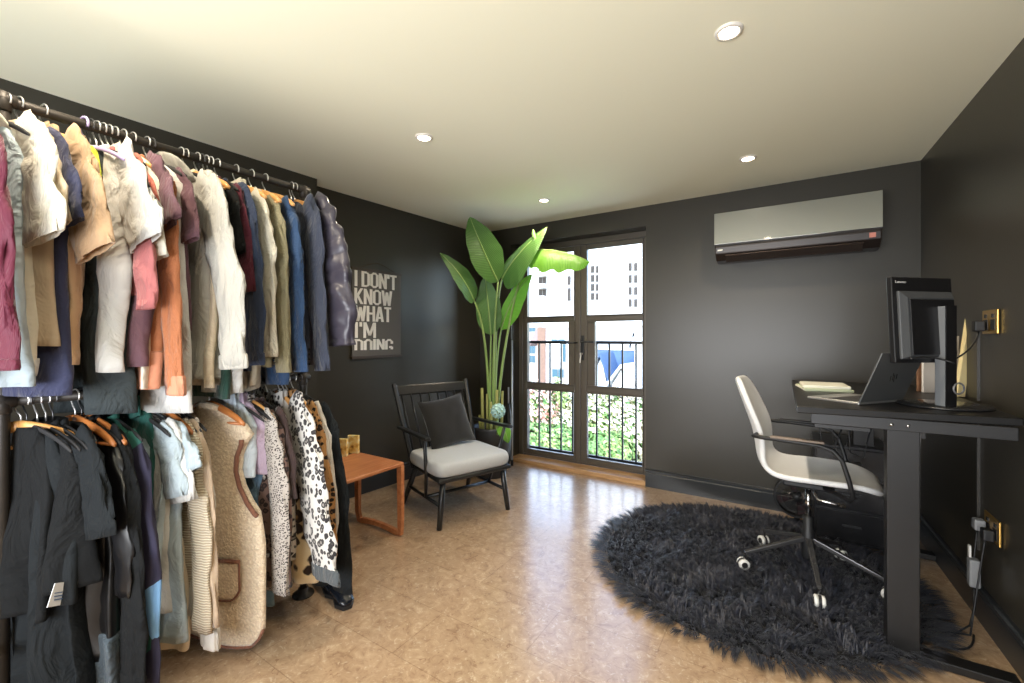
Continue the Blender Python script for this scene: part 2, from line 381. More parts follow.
# ------------------------------------------------------------------ air conditioner
ACP = mat('mirror_black_ac_panel', (188, 194, 196), rough=.06, metal=.92)
ACB = mat('bronze_black_ac_body', (40, 33, 30), rough=.3)
ac = thing('air_conditioner', 'long wall mounted air conditioner with mirror glossy front panel', 'air conditioner', (.012, YB, 1.85))
x0, x1 = -.468, .492; yf = 3.535
prof = [(YB, 2.20), (YB, 1.87), (3.70, 1.852), (3.60, 1.858), (yf+.012, 1.905), (yf+.008, 1.95), (yf+.018, 2.19), (3.58, 2.205)]
mb = MB(); n = len(prof)
mb.add([(x0, a, b) for a, b in prof]+[(x1, a, b) for a, b in prof], [(i, (i+1) % n, n+(i+1) % n, n+i) for i in range(n)]+[tuple(range(n))[::-1], tuple(range(n, 2*n))])
mb.build('casing', ACB, ac, world=True, bevel=.006)
MB().add([(x0-.004, yf+.004, 1.972), (x1+.004, yf+.004, 1.972), (x1+.004, yf+.010, 2.205), (x0-.004, yf+.010, 2.205),
          (x0-.004, yf-.010, 1.972), (x1+.004, yf-.010, 1.972), (x1+.004, yf-.004, 2.205), (x0-.004, yf-.004, 2.205)],
         [(0, 1, 2, 3), (7, 6, 5, 4), (0, 4, 5, 1), (1, 5, 6, 2), (2, 6, 7, 3), (3, 7, 4, 0)]).build('front_panel', ACP, ac, world=True, bevel=.002)
MB().add([(x0+.07, 3.60, 1.852), (x1-.09, 3.60, 1.852), (x1-.09, yf+.006, 1.892), (x0+.07, yf+.006, 1.892), (x0+.07, 3.60, 1.845), (x1-.09, 3.60, 1.845), (x1-.09, yf, 1.886), (x0+.07, yf, 1.886)],
         [(0, 1, 2, 3), (7, 6, 5, 4), (0, 4, 5, 1), (1, 5, 6, 2), (2, 6, 7, 3), (3, 7, 4, 0)]).build('air_flap', mat('ac_flap', (58, 50, 46), rough=.25), ac, world=True)
MB().box((x0+.018, yf+.0005, 1.925), (x0+.052, yf+.006, 1.935)).build('maker_mark', mat('pale_print', (190, 190, 186), rough=.5), ac, world=True)
MB().box((x1-.062, yf-.001, 1.915), (x1-.030, yf+.006, 1.945)).build('display', mat('ac_display', (150, 110, 100), rough=.4, emit=.3, emitc=(190, 90, 70)), ac, world=True)

# ------------------------------------------------------------------ poster
INKD = mat('poster_dark_canvas', (92, 88, 84), rough=.8, bump=.2, bscale=200)
INKW = mat('poster_white_print', (236, 232, 226), rough=.8)
P0 = Vector((lwX(2.2)+.012, 2.2, 0)); P1 = Vector((lwX(2.675)+.012, 2.675, 0)); ex = (P1-P0).normalized(); wdt = (P1-P0).length
nr = Vector((ex.y, -ex.x, 0))
po = thing('wall_poster', 'dark hanging canvas poster with big white capital lettering on the wall', 'poster', P0 + Vector((0, 0, 1.118)))
MB().obox((P0+P1)/2+Vector((0, 0, 1.477)), ex*wdt/2, nr*.003, (0, 0, .357)).build('canvas', INKD, po, world=True)
for z in (1.837, 1.117): MB().obox((P0+P1)/2+Vector((0, 0, z)), ex*(wdt/2+.008), nr*.009, (0, 0, .011)).build('batten', mat('poster_batten', (60, 48, 38), rough=.5), po, world=True, bevel=.002)
zt = [1.822, 1.822-.142, 1.822-.282, 1.822-.418, 1.822-.556]
def bd(p, q, t=.26): return (p, q, t)
GL = {'I': (.34, [((.5, 0), (.5, 1))]), 'D': (1, [((.14, 0), (.14, 1)), ((.14, .94), (.62, .94)), ((.14, .06), (.62, .06)), ((.86, .14), (.86, .86)), ((.6, .95), (.88, .82)), ((.6, .05), (.88, .18))]),
      'O': (1, [((.14, .12), (.14, .88)), ((.86, .12), (.86, .88)), ((.28, .94), (.72, .94)), ((.28, .06), (.72, .06)), ((.12, .82), (.4, .95)), ((.88, .82), (.6, .95)), ((.12, .18), (.4, .05)), ((.88, .18), (.6, .05))]),
      'N': (1, [((.14, 0), (.14, 1)), ((.86, 0), (.86, 1)), ((.16, .98), (.84, .02))]), "'": (.28, [((.5, .72), (.5, 1))]), 'T': (.9, [((.5, 0), (.5, 1)), ((0, .93), (1, .93))]),
      'K': (1, [((.14, 0), (.14, 1)), ((.22, .42), (.84, 1)), ((.34, .55), (.86, 0))]), 'W': (1.35, [((.10, 1), (.28, 0)), ((.28, 0), (.5, .9)), ((.5, .9), (.72, 0)), ((.72, 0), (.90, 1))]),
      'H': (1, [((.14, 0), (.14, 1)), ((.86, 0), (.86, 1)), ((.14, .52), (.86, .52))]), 'A': (1, [((.12, 0), (.46, 1)), ((.88, 0), (.54, 1)), ((.26, .26), (.74, .26))]),
      'M': (1.25, [((.11, 0), (.11, 1)), ((.89, 0), (.89, 1)), ((.14, 1), (.5, .15)), ((.86, 1), (.5, .15))]),
      'G': (1, [((.14, .12), (.14, .88)), ((.28, .94), (.72, .94)), ((.28, .06), (.72, .06)), ((.86, .06), (.86, .48)), ((.86, .68), (.86, .86)), ((.5, .46), (.88, .46)), ((.12, .82), (.4, .95)), ((.88, .82), (.6, .95)), ((.12, .18), (.4, .05)), ((.88, .18), (.6, .05))]), ' ': (.32, [])}
for (s, wf, i) in (("I DON'T", .86, 0), ('KNOW', .76, 1), ('WHAT', .74, 2), ("I'M", .42, 3), ('DOING', .78, 4)):
    ht = .128; cut = 0 if i < 4 else .30
    tot = sum(GL[c_][0] for c_ in s) + .10*(len(s)-1); sc_ = wdt*wf/tot; xx = 0; z0_ = zt[i]-ht
    for c_ in s:
        gw, st_ = GL[c_]; lm = MB()
        for (ax0, az0), (ax1, az1) in st_:
            p_ = Vector((xx+ax0*gw*sc_, az0*ht)); q_ = Vector((xx+ax1*gw*sc_, az1*ht))
            d_ = (q_-p_).normalized(); tk = .0125 if abs(d_.y) > .3 else .0085; n_ = Vector((-d_.y, d_.x))*tk
            if abs(d_.y) > .3 and abs(d_.x) > .02: n_ = Vector((tk, 0)) if d_.y < 0 else Vector((-tk, 0))
            po4 = [p_-n_, p_+n_, q_+n_, q_-n_]
            po4 = [Vector((v_.x, min(ht, max(cut*ht, v_.y)))) for v_ in po4]
            lm.add([(v_.x, v_.y, h_) for h_ in (-.0008, .0008) for v_ in po4], [(3, 2, 1, 0), (4, 5, 6, 7), (0, 1, 5, 4), (1, 2, 6, 5), (2, 3, 7, 6), (3, 0, 4, 7)])
        if st_: place(lm, P0+ex*.020+nr*.0045+Vector((0, 0, z0_)), ex, (0, 0, 1)).build('letter', INKW, po, world=True)
        xx += (gw+.10)*sc_
c = (P0+P1)/2 + nr*.004
MB().tube([P0+ex*.06+nr*.004+Vector((0, 0, 1.845)), c+ex*-.06+Vector((0, 0, 1.893)), c+Vector((0, 0, 1.905)), c+ex*.06+Vector((0, 0, 1.893)), P1-ex*.06+nr*.004+Vector((0, 0, 1.845))], .003, 6).build('cord', mat('poster_cord', (70, 55, 42), rough=.9), po, world=True)

# ------------------------------------------------------------------ side table
tb = thing('side_table', 'low teak side table with looped sled legs beside the spindle armchair', 'table', (-2.3, 1.68, 0))
tx0, tx1, ty0, ty1, tz = -2.545, -2.085, 1.36, 1.955, .476
MB().prism([(tx0, ty0), (tx1, ty0), (tx1, ty1), (tx0, ty1)], tz-.024, tz).build('top', TEAK, tb, world=True, bevel=.008, seg=3)
for yy in (ty0+.018, ty1-.018):
    o = []; 
    m_ = MB()
    outer = [(tx0+.005, tz-.026), (tx0+.03, .0), (tx1-.0, .0), (tx1-.0, tz-.026)]
    # tapered legs and curved floor runner as one loop
    pts = bez((tx1-.018, 0, tz-.02), (tx1-.012, 0, .2), (tx1-.016, 0, .022), 8) + bez((tx1-.03, 0, .014), ((tx0+tx1)/2, 0, .050), (tx0+.04, 0, .014), 12)[1:] + bez((tx0+.022, 0, .03), (tx0+.018, 0, .2), (tx0+.018, 0, tz-.02), 8)[1:]
    rings = []
    for i, p in enumerate(pts):
        d = (pts[min(i+1, len(pts)-1)]-pts[max(i-1, 0)]).normalized(); a = Vector((-d.z, 0, d.x)); wv = .015 + .008*abs(i-14)/14
        rings.append([Vector((p.x, yy, max(p.z, wv*.9))) + a*wv*sx + Vector((0, 1, 0))*.013*sy for sx, sy in ((-1, -1), (1, -1), (1, 1), (-1, 1))])
    m_.loft(rings).build('leg_loop', TEAK, tb, world=True, bevel=.003)
for px in ((tx0+.12), (tx1-.12)):
    MB().box((px-.01, ty0+.03, tz-.045), (px+.01, ty1-.03, tz-.024)).build('rail', TEAK, tb, world=True)
# two small gilt picture frames on the table
GOLDPIC = mat('gold_picture', (214, 176, 96), rough=.6)
def _gp():
    n, l, b = nodes_of(GOLDPIC); nt = GOLDPIC.node_tree; tc = n.new('ShaderNodeTexCoord'); no = n.new('ShaderNodeTexNoise'); no.inputs['Scale'].default_value = 28; no.inputs['Detail'].default_value = 5
    l.new(tc.outputs['Object'], no.inputs['Vector']); r = ramp(nt, [(.3, (120, 84, 44)), (.42, (214, 170, 84)), (.55, (236, 214, 140)), (.7, (235, 232, 215))]); l.new(no.outputs['Fac'], r.inputs[0]); l.new(r.outputs[0], b.inputs['Base Color'])
_gp()
for (px, pyb, dd, lab, h_) in ((342, 456, .0, 'left of two small gilt patterned blocks on teak side table', .118), (353.5, 453, .0, 'right of two small gilt patterned blocks on teak side table', .125)):
    p = atz(px, pyb, tz+.001)
    t = thing('ornament_block', lab, 'ornament', (p.x, p.y, tz), R(24), group='gilt ornaments on side table')
    MB().box((-.038, -.013, 0), (.040, .013, h_)).build('block', GOLDPIC, t, bevel=.003)
    MB().box((-.041, -.014, 0), (-.038, .014, h_)).build('spine', mat('ornament_spine', (70, 50, 34), rough=.6), t, bevel=.001)

# ------------------------------------------------------------------ spindle armchair
CH = mat('black_chair_paint', (26, 28, 30), rough=.3)
CUSH = mat('grey_seat_cushion', (176, 180, 183), rough=.95, bump=.4, bscale=220, var=.05, vscale=60, sheen=.2)
PILL = mat('black_scatter_cushion', (20, 20, 20), rough=.95, bump=.4, bscale=150, sheen=.3)
Fx = Vector((.94, -.34, 0)).normalized(); Sx = Vector((.34, .94, 0)).normalized()
OC = Vector((-1.837, 2.398, 0))       # middle of the seat's front edge
def L(f, s, z): return OC + Fx*f + Sx*s + Vector((0, 0, z))
ch = thing('spindle_armchair', 'black spindle back armchair with grey seat cushion beside teak side table', 'armchair', OC - Fx*.3)
sh = .335
seat = []
for f, s in ((.01, -.30), (.01, .30), (-.50, .27), (-.50, -.27)): seat.append(L(f, s, 0))
MB().prism([(p.x, p.y) for p in seat], sh-.03, sh+.006).build('seat_frame', CH, ch, world=True, bevel=.018, seg=3)
legs = [((-.04, -.245, sh-.02), (-.02, -.285, 0)), ((-.04, .245, sh-.02), (-.02, .285, 0)), ((-.46, -.24, sh-.02), (-.60, -.29, 0)), ((-.46, .24, sh-.02), (-.60, .29, 0))]
for a, b in legs: MB().tube([L(*a), L(*[(p+q)/2 for p, q in zip(a, b)]), L(*b)], [.019, .021, .017], 14).build('leg', CH, ch, world=True, smooth=True)
for s in (-1, 1):
    MB().tube([L(-.025, s*.27, .15), L(-.535, s*.27, .15)], .012).build('side_stretcher', CH, ch, world=True, smooth=True)
MB().tube([L(-.25, -.27, .15), L(-.25, .27, .15)], .012).build('cross_stretcher', CH, ch, world=True, smooth=True)
# back posts and top rail
zt_ = .905
for s in (-1, 1):
    MB().bar(L(-.44, s*.275, sh-.03), L(-.70, s*.325, zt_+.012), .032, .028).build('back_post', CH, ch, world=True, bevel=.008)
p, q = L(-.685, -.322, zt_-.045), L(-.685, .322, zt_-.045)
MB().bar(p, q, .022, .082, up=(-.3, .1, 1)).build('top_rail', CH, ch, world=True, bevel=.008)
for i in range(8):
    s = -.245 + i*.07
    MB().tube([L(-.475, s, sh), L(-.565, s*1.05, .58), L(-.672, s*1.12, zt_-.07)], [.0075, .009, .007], 8).build('spindle', CH, ch, world=True, smooth=True)
for s in (-1, 1):
    MB().bar(L(-.585, s*.325, .595), L(-.06, s*.345, .600), .045, .022).build('armrest', CH, ch, world=True, bevel=.009, seg=3)
    MB().tube([L(-.13, s*.338, .60), L(-.19, s*.295, sh), L(-.25, s*.27, .15)], [.013, .014, .011], 10).build('arm_support', CH, ch, world=True, smooth=True)
# seat cushion
def pad(cf, cs, z0, hf, hs, th, puff=.3, n=18):
    top, bot = [], []
    rings = []
    for k in range(9):
        a = -PI/2 + PI*k/8
        zz = z0 + th/2 + th/2*math.sin(a); ins = .024*(1-math.cos(a))
        ring = []
        for j in range(48):
            u = 2*PI*j/48; e = 8.0
            x = math.copysign(abs(math.cos(u))**(2/e), math.cos(u)); y = math.copysign(abs(math.sin(u))**(2/e), math.sin(u))
            ring.append(L(cf + x*(hf-ins), cs + y*(hs-ins), zz))
        rings.append(ring)
    m_ = MB(); 
    for kx in (.75, .5, .25, .05):
        ring = []
        for j in range(48):
            u = 2*PI*j/48; e = 8.0-6*(1-kx)
            x = math.copysign(abs(math.cos(u))**(2/e), math.cos(u)); y = math.copysign(abs(math.sin(u))**(2/e), math.sin(u))
            ring.append(L(cf + x*(hf-.024)*kx, cs + y*(hs-.024)*kx, z0+th+puff*th*(1-kx*kx)))
        rings.append(ring)
    m_.loft(rings, True, True); return m_
cu = pad(-.245, 0, sh+.006, .262, .305, .095, .10).build('seat_cushion', CUSH, ch, world=True, smooth=True)
# scatter cushion leaning against the spindles, a thing of its own
def pillow(hw, hh, th, n=20):
    m_ = MB(); vs = []; fs = []
    for side in (1, -1):
        for i in range(n+1):
            for j in range(n+1):
                u = -1+2*i/n; v = -1+2*j/n
                pin = 1 - .09*(1-abs(v)**2)*abs(u)**6; pin2 = 1-.09*(1-abs(u)**2)*abs(v)**6
                e = ((1-u**4)*(1-v**4))
                z = side*th*(e**.6) + .004*noise.noise(Vector((u*3, v*3, side*4.0)))*(1 if e > .05 else 0)
                vs.append((u*hw*pin, v*hh*pin2, z))
        o = (n+1)**2 if side < 0 else 0
        for i in range(n):
            for j in range(n):
                a = o+i*(n+1)+j; f = (a, a+n+1, a+n+2, a+1)
                fs.append(f if side > 0 else f[::-1])
    m_.add(vs, fs); return m_
m_ = pillow(.20, .20, .055); nrm = (Fx*1.0 + Vector((0, 0, .42))).normalized(); upv = Vector((0, 0, 1)) - nrm*nrm.z; upv.normalize()
tw = Matrix.Rotation(R(7), 3, nrm); axx = Sx.cross(Vector((0,0,0))) ; ax_ = tw @ Sx; ay_ = nrm.cross(ax_)
c0 = L(-.455, .015, sh+.10+.185); m_.v = [tuple(c0 + ax_*v[0] + ay_*v[1] + nrm*v[2]) for v in m_.v]
m_.v = m_.v
o = m_.build('scatter_cushion', PILL, smooth=True, loc=tuple(c0)); tag(o, 'square black cushion leaning on the spindle armchair back', 'cushion')

# ------------------------------------------------------------------ shaggy rug
PILE = mat('black_shag_pile', (32, 36, 50), rough=.5, spec=.5, sheen=.15)
rug = thing('shag_rug', 'round black shaggy rug under the white office chair', 'rug', (-.215, 2.73, 0))
MB().lathe([(.001, .001), (.74, .001), (.745, .006), (.72, .012), (.001, .012)], n=64).build('backing', mat('rug_backing', (26, 27, 32), rough=.9), rug, smooth=True)
def pile():
    rnd = random.Random(4); V = []; Fc = []; RR = .79
    for c_ in range(6800):
        r0 = RR*math.sqrt(rnd.random()); a0 = rnd.random()*2*PI; X0, Y0 = r0*math.cos(a0), r0*math.sin(a0)
        ed = max(0, (r0/RR-.84)/.16)
        dirn = 2*PI*noise.noise(Vector((X0*2.2, Y0*2.2, 3)))*1.4 + rnd.gauss(0, .8)
        dx, dy = math.cos(dirn)*(1-ed)+math.cos(a0)*ed*1.4, math.sin(dirn)*(1-ed)+math.sin(a0)*ed*1.4
        LN = rnd.uniform(.045, .075); up = rnd.uniform(.25, .95)*(1-.5*ed)
        tx, ty, tz_ = X0+dx*LN*(1.05-up*.45), Y0+dy*LN*(1.05-up*.45), .012+LN*up*.75
        for i in range(7):
            x, y = X0+rnd.gauss(0, .008), Y0+rnd.gauss(0, .008)
            ex_, ey_, ez_ = tx+rnd.gauss(0, .005), ty+rnd.gauss(0, .005), max(.008, tz_+rnd.gauss(0, .006))
            w_ = rnd.uniform(.0014, .0026); g = Vector((ex_-x, ey_-y)); gl = g.length+1e-6; px, py = -g.y/gl*w_, g.x/gl*w_
            o = len(V)
            for k in range(4):
                s = k/3; h_ = s**1.25; z = .008 + (ez_-.008)*(s*1.9-.9*s*s) + .012*math.sin(PI*s)*up; wk = (1, .95, .65, .05)[k]
                cx_, cy_ = x+(ex_-x)*h_, y+(ey_-y)*h_
                V.append((cx_-px*wk, cy_-py*wk, z)); V.append((cx_+px*wk, cy_+py*wk, z))
            for k in range(3): Fc.append((o+2*k, o+2*k+1, o+2*k+3, o+2*k+2))
    mb = MB(); mb.v = V; mb.f = Fc
    return mb
tag(pile().build('pile', PILE, rug, smooth=True), kind='stuff')

# ------------------------------------------------------------------ desk
DK = mat('black_desk_paint', (15, 14, 14), rough=.42, var=.12, vscale=14, bump=.05)
dz = .985
dk = thing('sit_stand_desk', 'tall black sit-stand desk along the right wall with panel legs', 'desk', (.37, 2.85, 0))
MB().prism([(.027, 2.20), (.712, 2.30), (.700, 3.56), (.016, 3.56)], dz-.030, dz).build('top', DK, dk, world=True, bevel=.004)
for yy in (2.315, 3.40):
    MB().box((.332, yy-.035, .03), (.432, yy+.035, .93)).build('leg', DK, dk, world=True, bevel=.003)
    MB().box((.06, yy-.035, .002), (.705, yy+.035, .032)).build('foot', DK, dk, world=True, bevel=.003)
MB().box((.08, 2.272, .905), (.69, 2.284, .953)).build('apron', DK, dk, world=True, bevel=.002)
MB().box((.35, 2.35, .90), (.41, 3.37, .95)).build('beam', DK, dk, world=True)
for xx in (.345, .395): MB().lathe([(.001, -.004), (.006, -.003), (.007, 0)], (xx, 2.272, .928), 12, 'Y').build('bolt', CHROME, dk, world=True, smooth=True)
MB().box((.10, 2.45, .86), (.30, 3.3, .875)).build('cable_tray', DK, dk, world=True)
for i, (cx, cy) in enumerate(((.12, 2.5), (.18, 2.7), (.24, 2.62))):
    MB().tube([(cx, cy, .86), (cx+.01, cy+.02, .78-.03*i), (cx+.06, cy+.03, .76-.03*i), (cx+.09, cy+.03, .86)], .003, 6).build('cable', BLACKM, dk, world=True, smooth=True)
# black drawer unit and floor fan under it
pd = thing('drawer_pedestal', 'black pedestal drawer unit under the desk against back wall', 'drawer unit', (.31, 3.44, 0))
MB().box((.13, 3.29, .03), (.50, 3.66, .62)).build('carcass', mat('pedestal_black', (24, 24, 26), rough=.3), pd, world=True, bevel=.004)
for i in range(3):
    d_ = MB().box((.142, 3.272, .05+.19*i), (.488, 3.292, .225+.19*i)).build('drawer', mat('pedestal_front', (28, 28, 30), rough=.25), pd, world=True, bevel=.003)
    MB().box((.27, 3.262, .14+.19*i), (.36, 3.274, .15+.19*i)).build('handle', BLACKM, d_, world=True)
for a in (.15, .48):
    for b in (3.31, 3.64): MB().box((a-.015, b-.015, 0), (a+.015, b+.015, .03)).build('foot', BLACKM, pd, world=True)
fn = thing('floor_fan', 'small round black fan on the floor behind the office chair', 'fan', (.045, 3.50, 0))
fc = Vector((.045, 3.50, .20))
rg = MB()
for rr in (.125, .09, .05): rg.tube([fc+Vector((rr*math.cos(a), -.035, rr*math.sin(a))) for a in [2*PI*i/28 for i in range(29)]], .003, 5)
for i in range(12):
    a = 2*PI*i/12; rg.tube([fc+Vector((.02*math.cos(a), -.042, .02*math.sin(a))), fc+Vector((.124*math.cos(a), -.035, .124*math.sin(a)))], .002, 4)
rg.build('grille', BLACKM, fn, world=True)
MB().lathe([(.128, -.035), (.135, -.03), (.135, .03), (.128, .035)], fc, 32, 'Y', caps=False).build('rim', BLACKM, fn, world=True, smooth=True, solid=.004)
MB().lathe([(.001, -.03), (.03, -.03), (.032, .03), (.001, .05)], fc, 20, 'Y').build('hub', BLACKM, fn, world=True, smooth=True)
for i in range(4):
    a = 2*PI*i/4+.3; u = Vector((math.cos(a), 0, math.sin(a))); v_ = Vector((-math.sin(a), 0, math.cos(a)))
    MB().add([fc+u*.03-v_*.015+Vector((0, -.01, 0)), fc+u*.03+v_*.015+Vector((0, .01, 0)), fc+u*.115+v_*.04+Vector((0, .014, 0)), fc+u*.115-v_*.03+Vector((0, -.014, 0))], [(0, 1, 2, 3)]).build('blade', mat('fan_blade', (60, 48, 50), rough=.3), fn, world=True, solid=.003)
MB().lathe([(.001, 0), (.09, 0), (.09, .012), (.02, .02), (.014, .07), (.001, .07)], (fc.x, fc.y+.02, 0), 24).build('stand', BLACKM, fn, world=True, smooth=True)

# ------------------------------------------------------------------ office chair
OFF = mat('pale_office_fabric', (220, 222, 224), rough=.9, bump=.25, bscale=200, var=.03, vscale=60)
cx, cy = .085, 2.765
oc = thing('office_chair', 'white shell office chair with black armrests and five star base', 'office chair', (cx, cy, 0), R(-3))
# side profile (forward, height)
prof = [(-.335, 1.055), (-.325, 1.03), (-.305, .97), (-.275, .88), (-.245, .79), (-.23, .71), (-.225, .65), (-.205, .60), (-.16, .565), (-.09, .552), (0, .552), (.10, .558), (.20, .565), (.26, .56), (.295, .545)]
hwid = [.10, .15, .195, .215, .215, .205, .20, .215, .235, .245, .25, .245, .225, .19, .13]
NV = 16; rows = []
for i, ((f, z), hw) in enumerate(zip(prof, hwid)):
    row = []
    fwd = max(0, 1-abs(i-4)/6)       # backrest wraps forward at its sides
    stt = max(0, 1-abs(i-10)/5)
    for j in range(NV+1):
        v = -1+2*j/NV
        row.append(Vector((f + .055*fwd*v*v, v*hw, z + .035*stt*v*v - (.012*abs(v)**3 if i > 12 else 0))))
    rows.append(row)
shl = MB(); shl.loft(rows, closed=False); shl.build('seat_shell', OFF, oc, smooth=True, solid=.028, sub=2)
for s in (-1, 1):
    pts = [(-.215, s*.20, .775), (-.225, s*.255, .775), (-.19, s*.275, .775), (-.05, s*.28, .772), (.05, s*.28, .768), (.10, s*.28, .752), (.135, s*.28, .71), (.16, s*.278, .62), (.175, s*.27, .545), (.165, s*.24, .522), (.12, s*.16, .520), (.06, s*.08, .520)]
    MB().tube(pts, .0105, 10).build('armrest', BLACKM, oc, smooth=True)
    MB().box((-.15, s*.28-.014, .778), (.07, s*.28+.014, .790)).build('arm_pad', mat('arm_pad', (118, 104, 92), rough=.4) if s < 0 else BLACKM, oc, bevel=.004)
MB().box((-.11, -.10, .500), (.11, .10, .530)).build('mechanism', BLACKM, oc, bevel=.01)
MB().tube([(.02, -.06, .51), (.03, -.17, .505), (.045, -.19, .485), (.15, -.20, .480)], [.007, .007, .007, .009], 8).build('lever', CHROME, oc, smooth=True)
MB().lathe([(.014, .30), (.014, .505)], n=16).build('gas_lift', CHROME, oc, smooth=True)
MB().lathe([(.026, .11), (.030, .12), (.030, .25), (.024, .262), (.024, .33), (.018, .335)], n=20).build('column', BLACKM, oc, smooth=True)
for k in range(5):
    a = R(-84-72*k+3)
    d = Vector((math.cos(a), math.sin(a), 0)); e = d*.315
    arm = MB().bar(Vector((0, 0, .215))+d*.015, e+Vector((0, 0, .115)), .030, .026, taper=.7).build('base_arm', mat('base_arm_metal', (100, 100, 102), rough=.25, metal=.7), oc, bevel=.004)
    MB().tube([e+Vector((0, 0, .115)), e+Vector((0, 0, .075))], .008, 8).build('stem', CHROME, arm)
    n_ = Vector((-d.y, d.x, 0))
    cs = e + d*.006 + Vector((0, 0, .055))
    ring = lambda off, r: [cs + n_*off + d*(r*math.cos(t_)) + Vector((0, 0, r*math.sin(t_))) for t_ in [2*PI*i/20 for i in range(20)]]
    for sgn in (-1, 1):
        MB().loft([ring(sgn*.006, .024), ring(sgn*.006, .028), ring(sgn*.019, .028), ring(sgn*.022, .024)]).build('caster_wheel', WHITEP, arm, smooth=True)
        MB().loft([ring(sgn*.0215, .016), ring(sgn*.0245, .014)]).build('wheel_cap', BLACKM, arm)
    MB().loft([ring(-.006, .029), ring(.006, .029)]).build('caster_hood', BLACKM, arm)

# ------------------------------------------------------------------ monitor
mo = thing('computer_monitor', 'black flat computer monitor seen from behind on the desk', 'monitor', (.53, 2.53, dz))
mc = at(921, 320, 1.80); ax = (RT*.985 + FW*.17).normalized(); nb = Vector((ax.y, -ax.x, 0))   # nb: towards the viewer (the back)
upm = (Vector((0, 0, 1)) + nb*-.05).normalized()
MONB = mat('monitor_black', (24, 24, 26), rough=.35)
hw, hh = .152, .178
MB().obox(mc, ax*hw, nb*.012, upm*hh).build('bezel', MONB, mo, world=True, bevel=.004)
MB().obox(mc-nb*.0125, ax*(hw-.016), nb*.001, upm*(hh-.016)).build('screen', mat('dark_screen', (10, 10, 12), rough=.1), mo, world=True)
# tapering rear housing
def quadring(c, hx, hz_): return [c+ax*-hx-upm*hz_, c+ax*hx-upm*hz_, c+ax*hx+upm*hz_, c-ax*hx+upm*hz_]
cb = mc+nb*.012-upm*.022
MB().loft([quadring(cb, .134, .140), quadring(cb+nb*.010-upm*.0, .134, .140), quadring(cb+nb*.024-upm*.008+ax*.008, .116, .120)]).build('rear_housing', mat('monitor_grey', (70, 72, 74), rough=.4), mo, world=True, bevel=.003)
MB().obox(cb+nb*.025-upm*.008+ax*.010, ax*.110, nb*.003, upm*.114).build('rear_plate', MONB, mo, world=True, bevel=.002)
place(text_mesh('Lenovo', .052, .0105, .01, .001), mc+nb*.013+upm*.152-ax*.135, ax, upm).build('maker_name', mat('silver_print', (190, 190, 190), rough=.4), mo, world=True)
ring = [];  sb = EYE + FW*1.83 + RT*(1.83*(943-512)/FPX); sb.z = dz
MB().lathe([(.001, .001), (.150, .001), (.152, .006), (.145, .011), (.05, .016), (.001, .018)], sb, 48).build('base', mat('monitor_base', (34, 34, 36), rough=.2), mo, world=True, smooth=True)
ca = Vector((sb.x, sb.y, 0)) + nb*.0
ca = EYE + FW*1.765 + RT*(1.765*(945-512)/FPX); ca.z = 0
MB().obox(ca+Vector((0, 0, dz+.215)), ax*.025, nb*.020, (0, 0, .205)).build('stand_column', mat('stand_grey', (110, 113, 116), rough=.35), mo, world=True, bevel=.003)
MB().obox(ca+nb*.021+Vector((0, 0, dz+.215)), ax*.0265, nb*.002, (0, 0, .207)).build('stand_neck', MONB, mo, world=True)
MB().obox(ca-nb*.04+Vector((0, 0, dz+.30))-ax*.01, ax*.03, nb*.03, (0, 0, .04)).build('pivot', MONB, mo, world=True, bevel=.004)
MB().tube([ca+ax*(.026+.026*math.cos(t_))+nb*.030+Vector((0, 0, dz+.085+.022*math.sin(t_))) for t_ in [2*PI*i/20 for i in range(21)]], .0035, 6).build('cable_loop', mat('loop_grey', (110, 110, 112), rough=.3), mo, world=True, smooth=True)
c1 = mc-upm*.160+nb*.035
MB().tube(bez(c1-ax*.11, c1-ax*.02+Vector((0,0,.02)), ca-ax*.04+nb*.06+Vector((0,0,dz+.19)), 10), .004, 6).build('cable', BLACKM, mo, world=True, smooth=True)

# ------------------------------------------------------------------ laptop
SIL = mat('laptop_silver', (188, 188, 186), rough=.3, metal=.7)
lp = thing('laptop', 'open silver laptop with slanted bar logo beside the monitor', 'laptop', (.25, 2.60, dz))
B = atz(859, 402.5, dz+.012); u = Vector((.8, -.6, 0)); v = Vector((.6, .8, 0)); A = B - u*.225; wl = .30
MB().add([p+Vector((0, 0, q)) for q in (-.011, 0) for p in (A, B, B+v*wl, A+v*wl)], [(3,2,1,0),(4,5,6,7),(0,1,5,4),(1,2,6,5),(2,3,7,6),(3,0,4,7)]).build('base', SIL, lp, world=True, bevel=.003)
MB().obox((A+B)/2+v*wl/2+u*.03+Vector((0, 0, .0005)), u*.055, v*.135, (0, 0, .0008)).build('keyboard', mat('keyboard_dark', (50, 50, 52), rough=.5), lp, world=True)
MB().obox((A+B)/2+v*wl/2-u*.062+Vector((0, 0, .0005)), u*.03, v*.05, (0, 0, .0006)).build('touchpad', mat('touchpad', (150, 150, 150), rough=.3), lp, world=True)
lv = (u*.088 + Vector((0, 0, .222))).normalized(); ln_ = lv.cross(v).normalized()
if ln_.dot(u) < 0: ln_ = -ln_
lc = B + lv*.116 + v*wl/2
MB().obox(lc, lv*.116, v*wl/2, ln_*.003).build('lid', mat('laptop_lid', (112, 114, 114), rough=.3, metal=.55), lp, world=True, bevel=.002)
MB().obox(lc-ln_*.0035, lv*.106, v*(wl/2-.006), ln_*.0006).build('display', mat('dark_screen', (10, 10, 12)), lp, world=True)
lg = MB()
for i, (o1, hh_) in enumerate(((-.018, .014), (-.006, .020), (.006, .020), (.018, .014))):
    lg.obox(lc+ln_*.0035+v*o1+lv*(0.004 if i % 2 else -.004), (lv*.9-v*.35)*hh_, v*.0016, ln_*.0006)
lg.build('logo', CHROME, lp, world=True)

